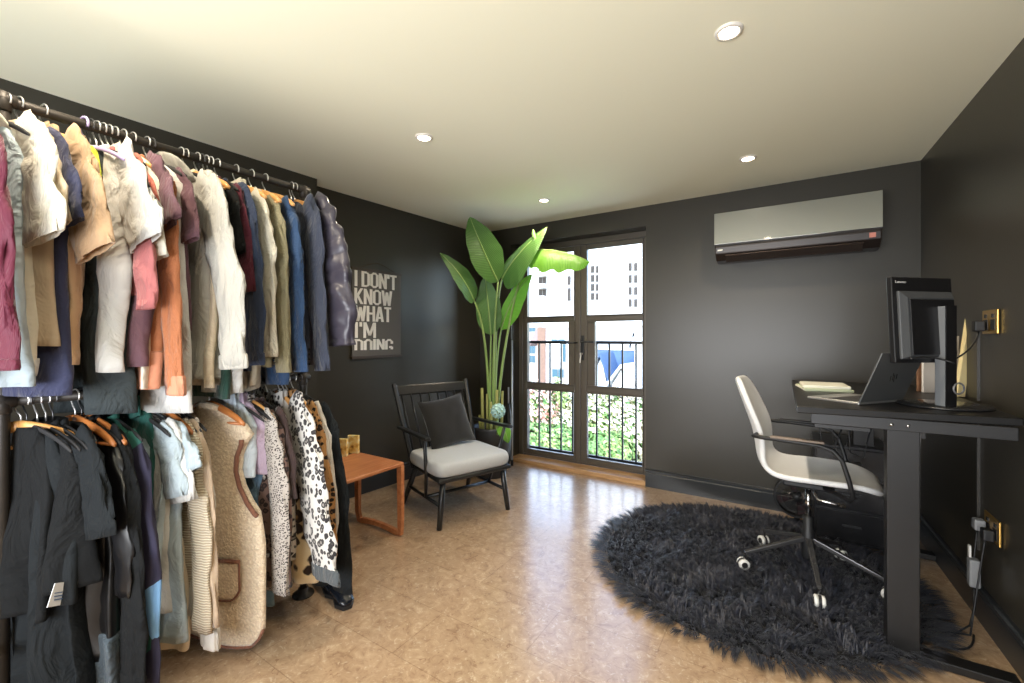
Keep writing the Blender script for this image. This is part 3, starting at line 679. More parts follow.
# ------------------------------------------------------------------ things on the desk
PAPER = mat('cream_paper', (232, 230, 214), rough=.8)
p = Vector((.155, 3.02, dz))
bk = thing('hardback_book', 'pale green hardback book lying at the bottom behind the laptop', 'book', p, R(8))
MB().box((-.105, -.15, 0), (.115, .12, .014)).build('cover', mat('pale_green_cover', (196, 206, 176), rough=.6), bk, bevel=.003)
MB().box((-.109, -.146, .003), (-.10, .116, .011)).build('pages', PAPER, bk)
bk = thing('notebook', 'white notebook lying on top of the pale green book', 'notebook', p+Vector((.005, .0, .0145)), R(3))
MB().box((-.10, -.14, 0), (.11, .11, .016)).build('cover', mat('white_cover', (226, 226, 212), rough=.5), bk, bevel=.004)
MB().box((-.104, -.136, .003), (-.095, .106, .012)).build('pages', PAPER, bk)
# folders and papers leaning on the wall behind the monitor
def leaning(name, lab, cat, px, py0, d, wd_, ht_, th, m, tilt=.0, rz=0., edge=None):
    p = atz(px, py0, dz) if d is None else at(px, py0, d); p.z = dz
    t = thing(name, lab, cat, p, rz)
    mb = MB(); k = tilt
    mb.add([(-wd_/2, -th/2, .001), (wd_/2, -th/2, .001), (wd_/2, th/2, .001), (-wd_/2, th/2, .001), (-wd_/2+k, -th/2, ht_), (wd_/2+k, -th/2, ht_), (wd_/2+k, th/2, ht_), (-wd_/2+k, th/2, ht_)],
           [(3,2,1,0),(4,5,6,7),(0,1,5,4),(1,2,6,5),(2,3,7,6),(3,0,4,7)]); mb.build('cover', m, t, bevel=.002)
    if edge: MB().box((-wd_/2-.002, -th/2-.001, .001), (-wd_/2+.003, th/2+.001, ht_*.98)).build('spine', edge, t)
    return t
leaning('document_folder', 'white document folder standing behind the monitor stand', 'folder', 930, 392, 2.28, .080, .235, .012, mat('white_folder', (232, 226, 220), rough=.6), 0, YAW)
leaning('magazine', 'slim brown and cream magazine standing left of the white folder', 'magazine', 920, 393, 2.33, .030, .19, .012, mat('brown_magazine', (142, 104, 78), rough=.6, var=.5, vscale=40), 0, YAW)
leaning('cardboard_envelope', 'tall pale yellow envelope leaning beside the brass socket', 'envelope', 959, 393, 2.12, .040, .43, .02, mat('cream_envelope', (232, 214, 160), rough=.7), .065, YAW)
leaning('paper_wallet', 'pale card wallet standing right of the white folder', 'folder', 956, 393, 2.20, .040, .30, .01, mat('pale_wallet', (214, 200, 178), rough=.7), .02, YAW)
leaning('black_file', 'black lever arch file standing by the wall behind monitor', 'file', 968, 394, 2.20, .055, .36, .03, BLACKM, .04, YAW)

# ------------------------------------------------------------------ sockets, conduit, cables
def socket(lab, Y, z, wd_=.165, ht_=.105):
    X = rwX(Y)
    t = thing('wall_socket', lab, 'socket', (X, Y, z))
    MB().box((X-.008, Y-wd_/2, z-ht_/2), (X, Y+wd_/2, z+ht_/2)).build('plate', BRASS, t, world=True, bevel=.003)
    for s in (-1, 1):
        MB().box((X-.012, Y+s*.04-.016, z+.018), (X-.007, Y+s*.04+.006, z+.034)).build('switch', BLACKM, t, world=True)
        MB().box((X-.010, Y+s*.04-.022, z-.035), (X-.0078, Y+s*.04+.022, z+.010)).build('outlet', BLACKM, t, world=True)
    return t
socket('double brass wall socket above the desk behind the monitor', 2.70, 1.345)
socket('double brass wall socket low on the wall under the desk', 2.68, .455)
def plug(lab, Y, z, col, end):
    X = rwX(Y)
    t = thing('power_plug', lab, 'plug', (X-.01, Y, z))
    MB().box((X-.048, Y-.022, z-.024), (X-.0125, Y+.022, z+.024)).build('plug_body', col, t, world=True, bevel=.006)
    MB().tube(end, .0035, 7).build('cable', BLACKM, t, world=True, smooth=True)
X = rwX(2.72)
plug('black power plug in the upper brass socket', 2.735, 1.328, BLACKM, bez((X-.03, 2.735, 1.305), (X-.05, 2.70, 1.22), (.60, 2.66, 1.17), 8) )
X = rwX(2.72)
PLG = mat('grey_plug', (140, 142, 145), rough=.4)
plug('grey plug in the lower brass socket, left side', 2.735, .445, PLG, bez((X-.035, 2.735, .42), (X-.05, 2.72, .3), (X-.06, 2.70, .22), 8))
plug('black plug in the lower brass socket, right side', 2.645, .435, BLACKM, bez((X-.035, 2.645, .41), (X-.05, 2.64, .3), (X-.09, 2.60, .012), 8) + bez((X-.09, 2.60, .008), (.45, 2.52, .007), (.50, 2.75, .007), 8))
cd = thing('wall_conduit', 'thin grey cable conduit running up the right wall beside the sockets', 'conduit', (rwX(2.83), 2.83, .35))
Xc = rwX(2.83)
MB().box((Xc-.010, 2.822, dz+.002), (Xc, 2.838, 1.30)).build('upper_run', mat('conduit_grey', (58, 56, 52), rough=.4), cd, world=True)
MB().box((Xc-.010, 2.822, .30), (Xc, 2.838, dz-.032)).build('lower_run', MATS['conduit_grey'], cd, world=True)
ad = thing('power_adapter', 'grey power adapter brick hanging below the lower brass socket', 'adapter', (rwX(2.72)-.05, 2.70, .22))
q = Vector((rwX(2.72)-.055, 2.70, .24))
MB().box(q-Vector((.018, .022, .06)), q+Vector((.018, .022, .06))).build('brick', PLG, ad, world=True, bevel=.006)
MB().box(q+Vector((-.019, -.018, .07)), q+Vector((-.012, .0, .12))).build('warning_label', WHITEP, ad, world=True)
MB().tube([q-Vector((0, 0, .06)), q+Vector((0, -.01, -.15)), q+Vector((-.02, -.03, -.225)), q+Vector((-.10, -.14, -.232)), q+Vector((-.18, -.12, -.232)), q+Vector((-.22, .02, -.232)), q+Vector((-.16, .1, -.232)), q+Vector((-.24, .18, -.232)), q+Vector((-.14, .30, -.232))], .004, 7).build('cable', BLACKM, ad, world=True, smooth=True)
fcab = thing('floor_cable', 'black cable looping over the cork floor under the desk', 'cable', (.52, 2.62, 0))
pts = []
for a, b, c_ in (((.28, 2.62, .02), (.45, 2.80, .01), (.50, 2.70, .007)), ((.50, 2.70, .007), (.55, 2.60, .007), (.47, 2.56, .007)), ((.47, 2.56, .007), (.40, 2.52, .007), (.52, 2.46, .007)), ((.52, 2.46, .007), (.62, 2.42, .007), (.66, 2.60, .012))): pts += bez(a, b, c_, 7)
MB().tube(pts, .004, 7).build('cable', BLACKM, fcab, world=True, smooth=True)
hc = thing('hanging_cable', 'thin pale cable hanging down from the desk to the floor', 'cable', (.52, 2.75, 0))
MB().tube(bez((.53, 2.75, .95), (.50, 2.75, .6), (.54, 2.77, .45), 8, (.50, 2.78, .02)), .0025, 6).build('cable', mat('pale_cable', (150, 150, 150), rough=.5), hc, world=True, smooth=True)
MB().box((.522, 2.742, .80), (.540, 2.760, .90)).build('inline_block', mat('inline_grey', (84, 84, 84), rough=.5), hc, world=True, bevel=.004)

# ------------------------------------------------------------------ potted plant
LEAF = mat('leaf_green', (88, 140, 62), rough=.38, spec=.5)
def _leaf(m, c1, c2, tr):
    n, l, b = nodes_of(m); nt = m.node_tree; tc = n.new('ShaderNodeTexCoord')
    wv = n.new('ShaderNodeTexWave'); wv.bands_direction = 'Y'; wv.inputs['Scale'].default_value = 14; wv.inputs['Distortion'].default_value = 1.5; wv.inputs['Detail'].default_value = 2
    l.new(tc.outputs['UV'], wv.inputs['Vector']); r = ramp(nt, [(0, c1), (1, c2)]); l.new(wv.outputs['Fac'], r.inputs[0]); l.new(r.outputs[0], b.inputs['Base Color'])
    bp = n.new('ShaderNodeBump'); bp.inputs['Strength'].default_value = .35; bp.inputs['Distance'].default_value = .004; l.new(wv.outputs['Fac'], bp.inputs['Height']); l.new(bp.outputs[0], b.inputs['Normal'])
    t = n.new('ShaderNodeBsdfTranslucent'); l.new(r.outputs[0], t.inputs[0]); mx = n.new('ShaderNodeMixShader'); mx.inputs[0].default_value = tr
    out = [x for x in n if x.type == 'OUTPUT_MATERIAL'][0]; l.new(b.outputs[0], mx.inputs[1]); l.new(t.outputs[0], mx.inputs[2]); l.new(mx.outputs[0], out.inputs[0])
_leaf(LEAF, (70, 108, 52), (92, 134, 66), .22)
LEAFB = mat('bright_leaf_green', (130, 190, 50), rough=.4); _leaf(LEAFB, (92, 150, 40), (122, 176, 60), .35)
STEM = mat('stem_green', (140, 168, 96), rough=.4, var=.15, vscale=10)
pl = thing('potted_plant', 'tall green bird of paradise plant in black pot by the glazed doors', 'plant', (-2.33, 3.27, 0))
B0 = Vector((-2.33, 3.27, 0))
MB().lathe([(.001, .0), (.13, .0), (.165, .22), (.185, .44), (.190, .455), (.180, .46), (.172, .44), (.165, .40), (.001, .40)], B0, 36).build('pot', mat('charcoal_pot', (52, 54, 58), rough=.45), pl, world=True, smooth=True)
MB().lathe([(.001, .415), (.168, .405), (.168, .40)], B0, 24).build('soil', mat('soil', (48, 36, 28), rough=1, bump=.8), pl, world=True)
def leaf(base, tip, mid, wmax, normal, fold=.25, droop=0., m=LEAF, asym=(1, 1), n=26, k=6, stem=None, tears=(), blunt=False):
    pts = bez(base, mid, tip, n); nn = Vector(normal).normalized(); V = []; UV = []; Fc = []
    for i, p in enumerate(pts):
        s = i/n; d = (pts[min(i+1, n)]-pts[max(i-1, 0)]).normalized(); side = d.cross(nn).normalized(); up = side.cross(d)
        wv = wmax*(max(0, math.sin(PI*min(1, s**.72)))**(.75 if not blunt else .38))*(1-.18*s)*(1+(.10*math.sin(s*23) if blunt else .03*math.sin(s*17+wmax*90))) + .002
        for j in range(-k, k+1):
            q = j/k; a = abs(q); ww = wv*(asym[0] if q < 0 else asym[1])
            rip = .012*math.sin(s*34+a*3)*a*wv*4*.5
            off = side*(q*ww*math.cos(fold*a)) + up*(a*ww*math.sin(fold)*.9 + rip) + Vector((0, 0, -droop*a*a*ww))
            V.append(p+off); UV.append((q*.5+.5+s*.0, s*1.0 - a*.10))
    w_ = 2*k+1
    for i in range(n):
        for j in range(2*k):
            if any(abs(i-t_) < 1 and ((j < k-1) if sd < 0 else (j > k)) for t_, sd in tears): continue
            Fc.append((i*w_+j, i*w_+j+1, (i+1)*w_+j+1, (i+1)*w_+j))
    mb = MB(); mb.add(V, Fc); o = mb.build('leaf', m, pl, world=True, smooth=True)
    uv = o.data.uv_layers.new(name='UVMap')
    for lo in o.data.loops: uv.data[lo.index].uv = UV[lo.vertex_index]
    rb = MB(); rb.tube(pts, [.008*(1-.85*i/n)+.001 for i in range(n+1)], 6)
    rb.build('midrib', STEM, o, world=True, smooth=True)
    if stem:
        s_ = MB(); q = bez(stem[0], stem[1], Vector(base), 14, None) if len(stem) == 2 else bez(stem[0], stem[1], stem[2], 14, Vector(base))
        s_.tube(q, [.015-.008*i/(len(q)-1) for i in range(len(q))], 8); s_.build('stalk', STEM, pl, world=True, smooth=True)
CAMN = -FW
def st(dx, dy): return B0 + Vector((dx, dy, .40))
D = 3.95
leaf(at(498, 282, 3.85), at(470, 217, 3.62), at(478, 240, 3.62), .165, CAMN+RT*.3+Vector((0, 0, .2)), .18, 0, LEAF, stem=(st(.02, .0), at(492, 340, 3.9)))
leaf(at(474, 301, 3.80), at(440, 253, 3.60), at(464, 274, 3.6), .125, CAMN*.8+Vector((0, 0, .5))+RT*.3, .35, .1, LEAF, asym=(1, .8), stem=(st(-.03, .0), at(489, 350, 3.9), at(482, 315, 3.85)))
leaf(at(491, 335, 3.93), at(485, 276, 3.9), at(488, 300, 3.88), .125, CAMN+Vector((0, 0, .1)), .2, 0, LEAF, stem=(st(.0, -.03), at(490, 380, 3.95)))
leaf(at(502, 279, 3.88), at(547, 227, 3.72), at(516, 252, 3.72), .15, CAMN*.7+Vector((0, 0, .6))+RT*.15, .45, .55, LEAF, asym=(.55, 1.25), stem=(st(.03, .02), at(494, 350, 3.95), at(496, 300, 3.9)))
leaf(at(501, 330, 3.98), at(532, 274, 3.92), at(512, 292, 3.9), .105, CAMN-RT*.25, .2, 0, LEAFB, asym=(.6, 1.2), stem=(st(.04, -.01), at(494, 370, 3.98)))
leaf(at(532, 250, 3.78), at(590, 262, 3.45), at(562, 248, 3.6), .115, CAMN*.9+Vector((0, 0, .45)), .5, 1.0, LEAFB, asym=(.25, 1.2), stem=(st(.05, .01), at(498, 360, 3.95), at(520, 262, 3.9)), blunt=True)
leaf(at(533, 230, 3.75), at(538, 250, 3.72), at(536, 240, 3.7), .022, CAMN, .5, 0, LEAF)
leaf(at(500, 425, 3.72), at(508, 443, 3.68), at(506, 430, 3.65), .06, CAMN+Vector((0, 0, .4)), .3, .2, LEAFB, stem=(st(.1, -.05), at(497, 435, 3.75)))
# cut stalks like bamboo canes round the stem
CANE = mat('cut_stalk', (156, 158, 92), rough=.6, var=.35, vscale=12)
for (px, pt, rr, dx) in ((482, 388, .014, -.02), (487, 394, .012, .04), (497, 390, .015, .0), (502.5, 391, .013, .05), (491, 402, .013, -.06), (479.5, 415, .012, .03), (494, 398, .010, .07)):
    t_ = at(px, pt, 3.90+dx); b_ = Vector((t_.x*.9+B0.x*.1, t_.y*.9+B0.y*.1, .40))
    MB().tube([b_, (b_+t_)/2, t_], [rr*1.15, rr, rr*.9], 8).build('cut_stalk', CANE, pl, world=True, smooth=True)
# pale blue flower head by the pot
fl = thing('fabric_flower', 'pale blue flower head stuck in the black plant pot', 'flower', at(498, 411, 3.72))
c = at(498, 411, 3.72); rnd = random.Random(2)
fb = MB()
for i in range(46):
    th_ = math.acos(1-2*(i+.5)/46); ph = i*2.4; d = Vector((math.sin(th_)*math.cos(ph), math.sin(th_)*math.sin(ph), math.cos(th_)))
    a = d.cross(Vector((.3, .5, .8))).normalized(); b_ = d.cross(a); q = c+d*.055
    fb.add([q-a*.022, q+d*.012-b_*.018, q+a*.022, q+d*.010+b_*.018, q+d*.004], [(0, 1, 4), (1, 2, 4), (2, 3, 4), (3, 0, 4)])
fb.build('petals', mat('pale_blue_petal', (176, 214, 210), rough=.7), fl, world=True, solid=.002)
MB().tube([c, B0+Vector((.12, -.10, .405))], .005, 6).build('stalk', STEM, fl, world=True)
# pole leaning in the corner beside the door
ps = thing('leaning_pole', 'slim pale pole leaning in the corner beside the glazed doors', 'pole', (-2.36, 3.66, 0))
MB().tube([(-2.32, 3.60, .005), (-2.392, 3.715, 1.25)], [.011, .008], 10).build('shaft', mat('pole_white', (198, 202, 206), rough=.3, metal=.3), ps, world=True, smooth=True)
MB().tube([(-2.32, 3.60, .004), (-2.3235, 3.606, .06)], .013, 10).build('rubber_tip', BLACKM, ps, world=True)
ub = thing('folded_umbrella', 'closed black umbrella standing in the corner by the glazed doors', 'umbrella', (-2.34, 3.55, 0))
MB().tube([(-2.30, 3.50, .01), (-2.315, 3.52, .10), (-2.35, 3.58, .50), (-2.362, 3.60, .62)], [.006, .026, .034, .010], 12).build('canopy', BLACKM, ub, world=True, smooth=True)
MB().tube([(-2.362, 3.60, .60), (-2.375, 3.62, .78)], .008, 8).build('handle', mat('umbrella_grip', (150, 152, 156), rough=.4), ub, world=True, smooth=True)
# ------------------------------------------------------------------ pipe clothes rack
RX = -2.03; ZU = 2.010; ZL = 1.080; YE = 1.235; YP = .262
rk = thing('clothes_rack', 'black iron pipe clothes rack with two hanging rails along the left wall', 'clothes rack', (RX, .5, 0))
MB().tube([(RX, -.60, ZU-.012), (RX, YP, ZU-.004), (RX, YE, ZU)], .0165, 14).build('upper_rail', IRON, rk, world=True, smooth=True)
MB().tube([(RX, YP, ZL), (RX, YE, ZL)], .0165, 14).build('lower_rail', IRON, rk, world=True, smooth=True)
for y in (YP, YE, -.60):
    MB().tube([(RX, y, .012), (RX, y, ZU)], .0165, 14).build('upright', IRON, rk, world=True, smooth=True)
    f = MB(); f.lathe([(.05, 0), (.05, .008), (.024, .012), (.024, .035), (.017, .036)], (RX, y, 0), 20); f.build('floor_flange', IRON, rk, world=True, smooth=True)
    for z in (ZU, ZL) if y != -.60 else (ZU,):
        f = MB(); f.lathe([(.018, -.038), (.0205, -.036), (.0205, .018), (.017, .020)], (RX, y, z), 16)
        f.lathe([(.018, -.03), (.0205, -.028), (.0205, .028), (.018, .03)], (RX, y, z), 16, 'Y')
        f.build('pipe_fitting', IRON, rk, world=True, smooth=True)
    for z in (ZU-.05,):
        if y == YE:
            MB().tube([(RX, y, z), (-2.84, y, z)], .0165, 12).build('wall_bracket', IRON, rk, world=True, smooth=True)
            MB().lathe([(.045, 0), (.045, .008), (.02, .012)], (-2.848, y, z), 18, 'X').build('wall_flange', IRON, rk, world=True, smooth=True)
MB().tube([(RX-.5, YP-.03, .335), (RX+.06, YP-.03, .335)], .0165, 12).build('shoe_bar', IRON, rk, world=True, smooth=True)

# ------------------------------------------------------------------ hangers
LILAC = mat('lilac_plastic', (176, 160, 206), rough=.4)
VELV = mat('black_velvet_hanger', (28, 28, 30), rough=.7)
HPROTO = {}
def hanger_proto(kind):
    """built at the origin: the rail passes through (0, 0, 0) along Y, the arms reach along X"""
    t = thing('clothes_hanger', 'x y z w', 'hanger')
    HK = {'lilac': LILAC}.get(kind, STEEL if kind != 'dark' else mat('dark_wire', (92, 92, 94), rough=.3, metal=.8))
    pts = []
    for i in range(15):
        a = R(-35) + R(215)*i/14
        pts.append(Vector((.0225*math.cos(a), 0, .0225*math.sin(a) - .001)))
    pts = [Vector((.0215+.001, 0, -.016))]*0 + pts
    pts += [Vector((-.0215, 0, -.018)), Vector((-.012, 0, -.035)), Vector((0, 0, -.050)), Vector((0, 0, -.085))]
    MB().tube(pts, .0042 if kind == 'lilac' else .0024, 7).build('hook', HK, t, smooth=True)
    BM = {'wood': HANGW, 'wood2': HANGW2, 'lilac': LILAC}.get(kind, VELV)
    mb = MB()
    for s in (-1, 1):
        path = bez((0, 0, -.082), (s*.10, 0, -.090), (s*.205, 0, -.150), 9)
        rings = []
        for i, p in enumerate(path):
            hh = (.019 - .006*i/9) if kind.startswith('wood') else .008; tt = .008 if kind.startswith('wood') else .004
            if i == 9: hh *= .6; tt *= .7
            rings.append([p+Vector((0, tt*math.cos(q), hh*math.sin(q))) for q in [2*PI*k/10 for k in range(10)]])
        mb.loft(rings if s > 0 else [r[::-1] for r in rings])
    mb.build('shoulder_bar', BM, t, smooth=True)
    if kind.startswith('wood'):
        MB().tube([(-.185, 0, -.150), (.185, 0, -.150)], .006, 8).build('trouser_bar', BM, t, smooth=True)
    return t
HUSED = {}
def hanger(kind, y, z, yaw, label, group, x=None):
    if kind not in HPROTO: HPROTO[kind] = hanger_proto(kind)
    o = HPROTO[kind] if kind not in HUSED else copy_tree(HPROTO[kind])
    HUSED[kind] = 1
    o.location = (RX if x is None else x, y, z); o.rotation_euler = (0, 0, R(yaw)); o['label'] = label; o['category'] = 'hanger'; o['group'] = group
    return o

# ------------------------------------------------------------------ garments
def nz(a, b, c=0): return noise.noise(Vector((a, b, c)))
SEED = [0]; LASTY = {}; YLOG = []
def garment(name, label, cat, y, zr, m, w=.20, hem=1.15, sleeve='short', send=1.55, sw=.062, flare=.02, sout=.05, neck='crew',
            yaw=0, th=.026, fold=.010, cuff=None, nh=.085, hemband=None, quilt=0, taper=0, drop=.10, group=None, dx=0, hang=None, px=None, smooth_fold=3.0, hemtilt=0, hlabel=None):
    """a top, coat, shirt or dress hanging on the rail at y. local x points into the room, -y towards the viewer"""
    SEED[0] += 1; sd = SEED[0]*7.31
    if yaw == 0 and px is not None: yaw = 20 - 17*px/350
    if px is not None:      # outer edge as surveyed in the photograph
        ext = (w+flare) if sleeve == 'none' else (w+sout+sw*(.80 if sleeve == 'long' else 1.0))
        y = atX(px, 338, RX+dx+ext*math.cos(R(yaw))).y - ext*math.sin(R(yaw))
    k_ = 'u' if zr > 1.5 else 'l'; y = max(y, LASTY.get(k_, -9)+.016); y = min(y, YE-.012); LASTY[k_] = y
    YLOG.append((round(y, 3), label[:40]))
    root = thing(name, label, cat, (RX+dx, y, zr), R(yaw), group or ('clothes on the upper rail' if zr > 1.5 else 'clothes on the lower rail'))
    M = 48; Z0 = -nh; zh = hem - zr
    zsh = Z0 - drop
    rings = []
    lev = []
    for i in range(9):
        s = i/8; lev.append((Z0 - drop*(s**1.5), .055 + (w-.055)*(s**.85), .016+.010*s, 0))
    NB = 22 if not quilt else 70
    for i in range(1, NB+1):
        s = i/NB; lev.append((zsh + (zh-zsh)*s, w*(1 - .03*math.sin(PI*min(1, s*2)) - taper*s) + flare*s, th*(1+.25*math.sin(PI*s)), s))
    for z, wd, t, s in lev:
        ring = []
        for k in range(M):
            u = 2*PI*k/M; cxx = math.copysign(abs(math.cos(u))**.75, math.cos(u)); syy = math.copysign(abs(math.sin(u))**.8, math.sin(u))
            x = wd*cxx; tt = t
            if quilt:
                q = abs(math.sin(PI*(z + x*.35)/quilt)); tt = t*(.72+.55*q**.6)
            yy = tt*syy
            am = fold*(.2+s**.7)*1.75
            yy += am*math.sin(x/w*smooth_fold + sd + 2.2*nz(x*5, z*1.6, sd)) + am*.9*nz(x*14+sd, z*3.0, sd)
            yy += .004*nz(x*26, z*18+sd, 1)*min(1, s*3+.2)
            x += .014*s*nz(z*4+sd, cxx*2, 3) 
            zz = z + hemtilt*x*max(0, s-.7)/.3
            if i: zz += .006*nz(x*9+sd, 2, 0)*s
            ring.append((x, yy, zz))
        rings.append(ring)
    # turned-in opening at the hem
    last = rings[-1]; cxm = sum(p[0] for p in last)/M; cym = sum(p[1] for p in last)/M
    rings.append([(cxm+(p[0]-cxm)*.93, cym+(p[1]-cym)*.7, p[2]+.0) for p in last])
    rings.append([(cxm+(p[0]-cxm)*.90, cym+(p[1]-cym)*.6, p[2]+.05) for p in last])
    MB().loft([r[::-1] for r in rings]).build('body', m, root, smooth=True)
    if hemband:
        bm, bh = hemband; zb = [zh-.002, zh+.01, zh+bh-.008, zh+bh]
        base_ = lev[-1]; rr = []
        for q, z in enumerate(zb):
            s = (z-zsh)/(zh-zsh); ring = []
            for k in range(M):
                u = 2*PI*k/M; cxx = math.copysign(abs(math.cos(u))**.75, math.cos(u)); syy = math.copysign(abs(math.sin(u))**.8, math.sin(u))
                x = (base_[1]+.003)*cxx; am = fold*(.2+s**.7)*1.75
                yy = (th*1.02+.004)*syy*1.05 + am*math.sin(x/w*smooth_fold + sd + 2.2*nz(x*5, z*1.6, sd)) + am*.9*nz(x*14+sd, z*3.0, sd)
                ring.append((x*(1 if q in (1, 2) else .985), yy, z + hemtilt*x))
            rr.append(ring)
        MB().loft([r[::-1] for r in rr], True, True).build('hem_band', bm, root, smooth=True)
    # sleeves
    if sleeve != 'none':
        for sd_ in (1, -1):
            ze = send - zr; outx = w + sout
            a = Vector((sd_*(w-.055), 0, zsh+.030)); b = Vector((sd_*(w+.012), -.004, zsh-.030)); e = Vector((sd_*outx, -.012 if sd_ > 0 else 0, ze))
            if sleeve == 'short': pts = bez(a, Vector((sd_*(w+.02), -.004, zsh+.015)), e, 14)
            else: pts = bez(a, Vector((sd_*(w+.03+sout*.25), -.004, zsh-.02)), Vector((sd_*(w+sout*.9+.015*nz(sd, 4)), -.02, (zsh+ze)/2)), 24 if not quilt else 90, e)
            NP = len(pts); sr = []
            for i, p in enumerate(pts):
                s = i/(NP-1); d = (pts[min(i+1, NP-1)]-pts[max(i-1, 0)]).normalized()
                ax_ = Vector((0, 1, 0)).cross(d).normalized(); rad = sw*(1.12 - (.34 if sleeve == 'long' else .04)*s); ty = (.017 if not quilt else .034)*(1-.15*s)
                if i == 0: rad *= .8; ty *= .7
                if quilt: ty *= .85+.25*abs(math.sin(PI*p.z/quilt))**.6; rad *= .97+.04*abs(math.sin(PI*p.z/quilt))
                ring = []
                for k in range(20):
                    u = 2*PI*k/20
                    wr = 1 + .42*nz(math.cos(u)*1.9+sd, s*(9 if sleeve == 'long' else 5) + sd_, math.sin(u)*1.9)
                    o = ax_*rad*math.cos(u)*wr + Vector((0, ty*math.sin(u)*wr + .006*nz(s*8+sd, math.cos(u)*2, 5), 0))
                    o += ax_*(.010*math.sin(s*9+sd)*s*(1 if sleeve == 'long' else .3))
                    ring.append(p+o)
                sr.append(ring)
            lastp = pts[-1]; d = (pts[-1]-pts[-2]).normalized()
            sr.append([lastp + (q-lastp)*.90 for q in sr[-1]]); sr.append([lastp - d*.03 + (q-lastp)*.95 for q in sr[-1]])
            so = MB().loft([r[::-1] for r in sr]).build('sleeve', m, root, smooth=True)
            if cuff:
                cm, chh = cuff; cr = []
                base = sr[NP-1]
                for q, (kk, off) in enumerate(((1.0, -chh*.95), (1.08, -chh*.85), (1.10, -.006), (1.02, .002), (.9, .002), (.88, -.03))):
                    cr.append([lastp + d*off + (pp-lastp)*kk for pp in base])
                MB().loft([r[::-1] for r in cr]).build('cuff', cm, so, smooth=True)
    # necklines
    if neck in ('crew', 'shirt'):
        hgt = .016 if neck == 'crew' else .034; rr = []
        for kx, dz_ in ((.060, -.008), (.064, 0), (.060, hgt), (.052, hgt+.003), (.048, hgt-.01)):
            rr.append([(kx*math.cos(u), (kx*.36+.004)*math.sin(u), Z0+dz_ - .018*max(0, -math.sin(u))) for u in [2*PI*k/24 for k in range(24)]])
        MB().loft([r[::-1] for r in rr], False, False).build('collar', m, root, smooth=True)
        if neck == 'shirt':
            for s in (-1, 1):
                MB().add([(s*.012, -.030, Z0+.018), (s*.062, -.018, Z0+.036), (s*.085, -.026, Z0-.030), (s*.045, -.034, Z0-.045), (s*.012, -.026, Z0+.018), (s*.062, -.014, Z0+.036), (s*.085, -.022, Z0-.030), (s*.045, -.030, Z0-.045)],
                         [(0, 1, 2, 3), (7, 6, 5, 4), (0, 4, 5, 1), (1, 5, 6, 2), (2, 6, 7, 3), (3, 7, 4, 0)]).build('collar_point', m, root)
    elif neck == 'hood':
        rr = []
        for i in range(15):
            a = PI*1.12*i/14 - .2
            c_ = Vector((.100*math.cos(a)*1.0, -.016 - .040*math.sin(a), Z0 - .035 + .045*math.sin(a)))
            d1 = Vector((math.cos(a), -.3*math.sin(a), math.sin(a)*.6)).normalized(); rad = .014+.022*math.sin(PI*i/14)
            rr.append([c_ + d1*rad*math.cos(u)*1.15 + Vector((0, -.3, .95))*rad*math.sin(u)*(1+.2*nz(i*.7+sd, u)) for u in [2*PI*k/14 for k in range(14)]])
        MB().loft(rr).build('hood', m, root, smooth=True)
    elif neck == 'lapel':
        for s in (-1, 1):
            MB().add([(s*.02, -th-.004, Z0-.01), (s*.065, -.020, Z0+.016), (s*.095, -th-.010, Z0-.10), (s*.060, -th-.012, Z0-.13), (s*.012, -th-.016, Z0-.32), (s*.006, -th-.010, Z0-.30)],
                     [(0, 1, 2, 3, 4, 5)]).build('lapel', m, root, solid=.004)
    if hang: hanger(hang, y, zr, yaw, hlabel or {'wire': 'thin metal hooked hanger holding the ', 'dark': 'slim dark hanger holding the ', 'wood': 'light wooden hanger holding the ', 'wood2': 'dark wooden hanger holding the ', 'lilac': 'lilac plastic hanger holding the '}[hang] + ' '.join(label.split()[:7]), 'hangers on the upper rail' if zr > 1.5 else 'hangers on the lower rail', x=RX+dx)
    return root
def buttons(root, pts, m, r=.007):
    sl = [c for c in KIDS(root) if c.name.startswith('sleeve')][0]
    for p in pts: MB().lathe([(.001, -.003), (r, -.002), (r, .002), (.001, .003)], p, 12, 'Y').build('button', m, sl, smooth=True)

F = fabric
cream = F('cream_jersey', (206, 201, 186)); offw = F('white_cotton', (190, 190, 187)); navy = F('navy_jersey', (50, 54, 80)); tan = F('tan_cotton', (168, 138, 106))
maroon = F('maroon_velvet', (84, 14, 40), rough=.6, sheen=.25); mauve = F('mauve_brown_cotton', (96, 68, 76)); peach = F('peach_wool', (196, 134, 106)); orange = F('burnt_orange_wool', (168, 106, 72))
marl = F('light_marl_jersey', (165, 163, 155)); pink = F('dusty_pink_cotton', (170, 104, 104)); rust = F('coral_rust_cotton', (180, 102, 88)); greige = F('beige_jersey', (188, 172, 148))
dgreen = F('dark_green_cotton', (38, 68, 60)); khaki = F('khaki_linen', (136, 130, 104)); blue = F('mid_blue_cotton', (48, 72, 106)); slate = F('charcoal_navy_wool', (56, 62, 78)); dnavy = F('dark_navy_knit', (44, 54, 76))
charc = F('charcoal_cotton', (48, 54, 56)); blk = F('black_cotton', (17, 19, 21)); blk2 = F('washed_black_cotton', (24, 28, 31)); ice = F('ice_blue_cotton', (160, 174, 182)); lilacf = F('lilac_cotton', (184, 166, 188))
plum = F('deep_plum_cotton', (80, 30, 44)); yel = F('yellow_green_cotton', (180, 190, 60)); puff = mat('puffer_nylon', (58, 55, 68), rough=.36, sheen=.1, bump=.3, bscale=40)
leath = mat('black_leather', (22, 21, 21), rough=.33, bump=.2, bscale=30); brown = F('dark_brown_cotton', (60, 46, 44)); stone = F('stone_cotton', (214, 200, 176)); greyw = F('pale_grey_knit', (208, 204, 198))
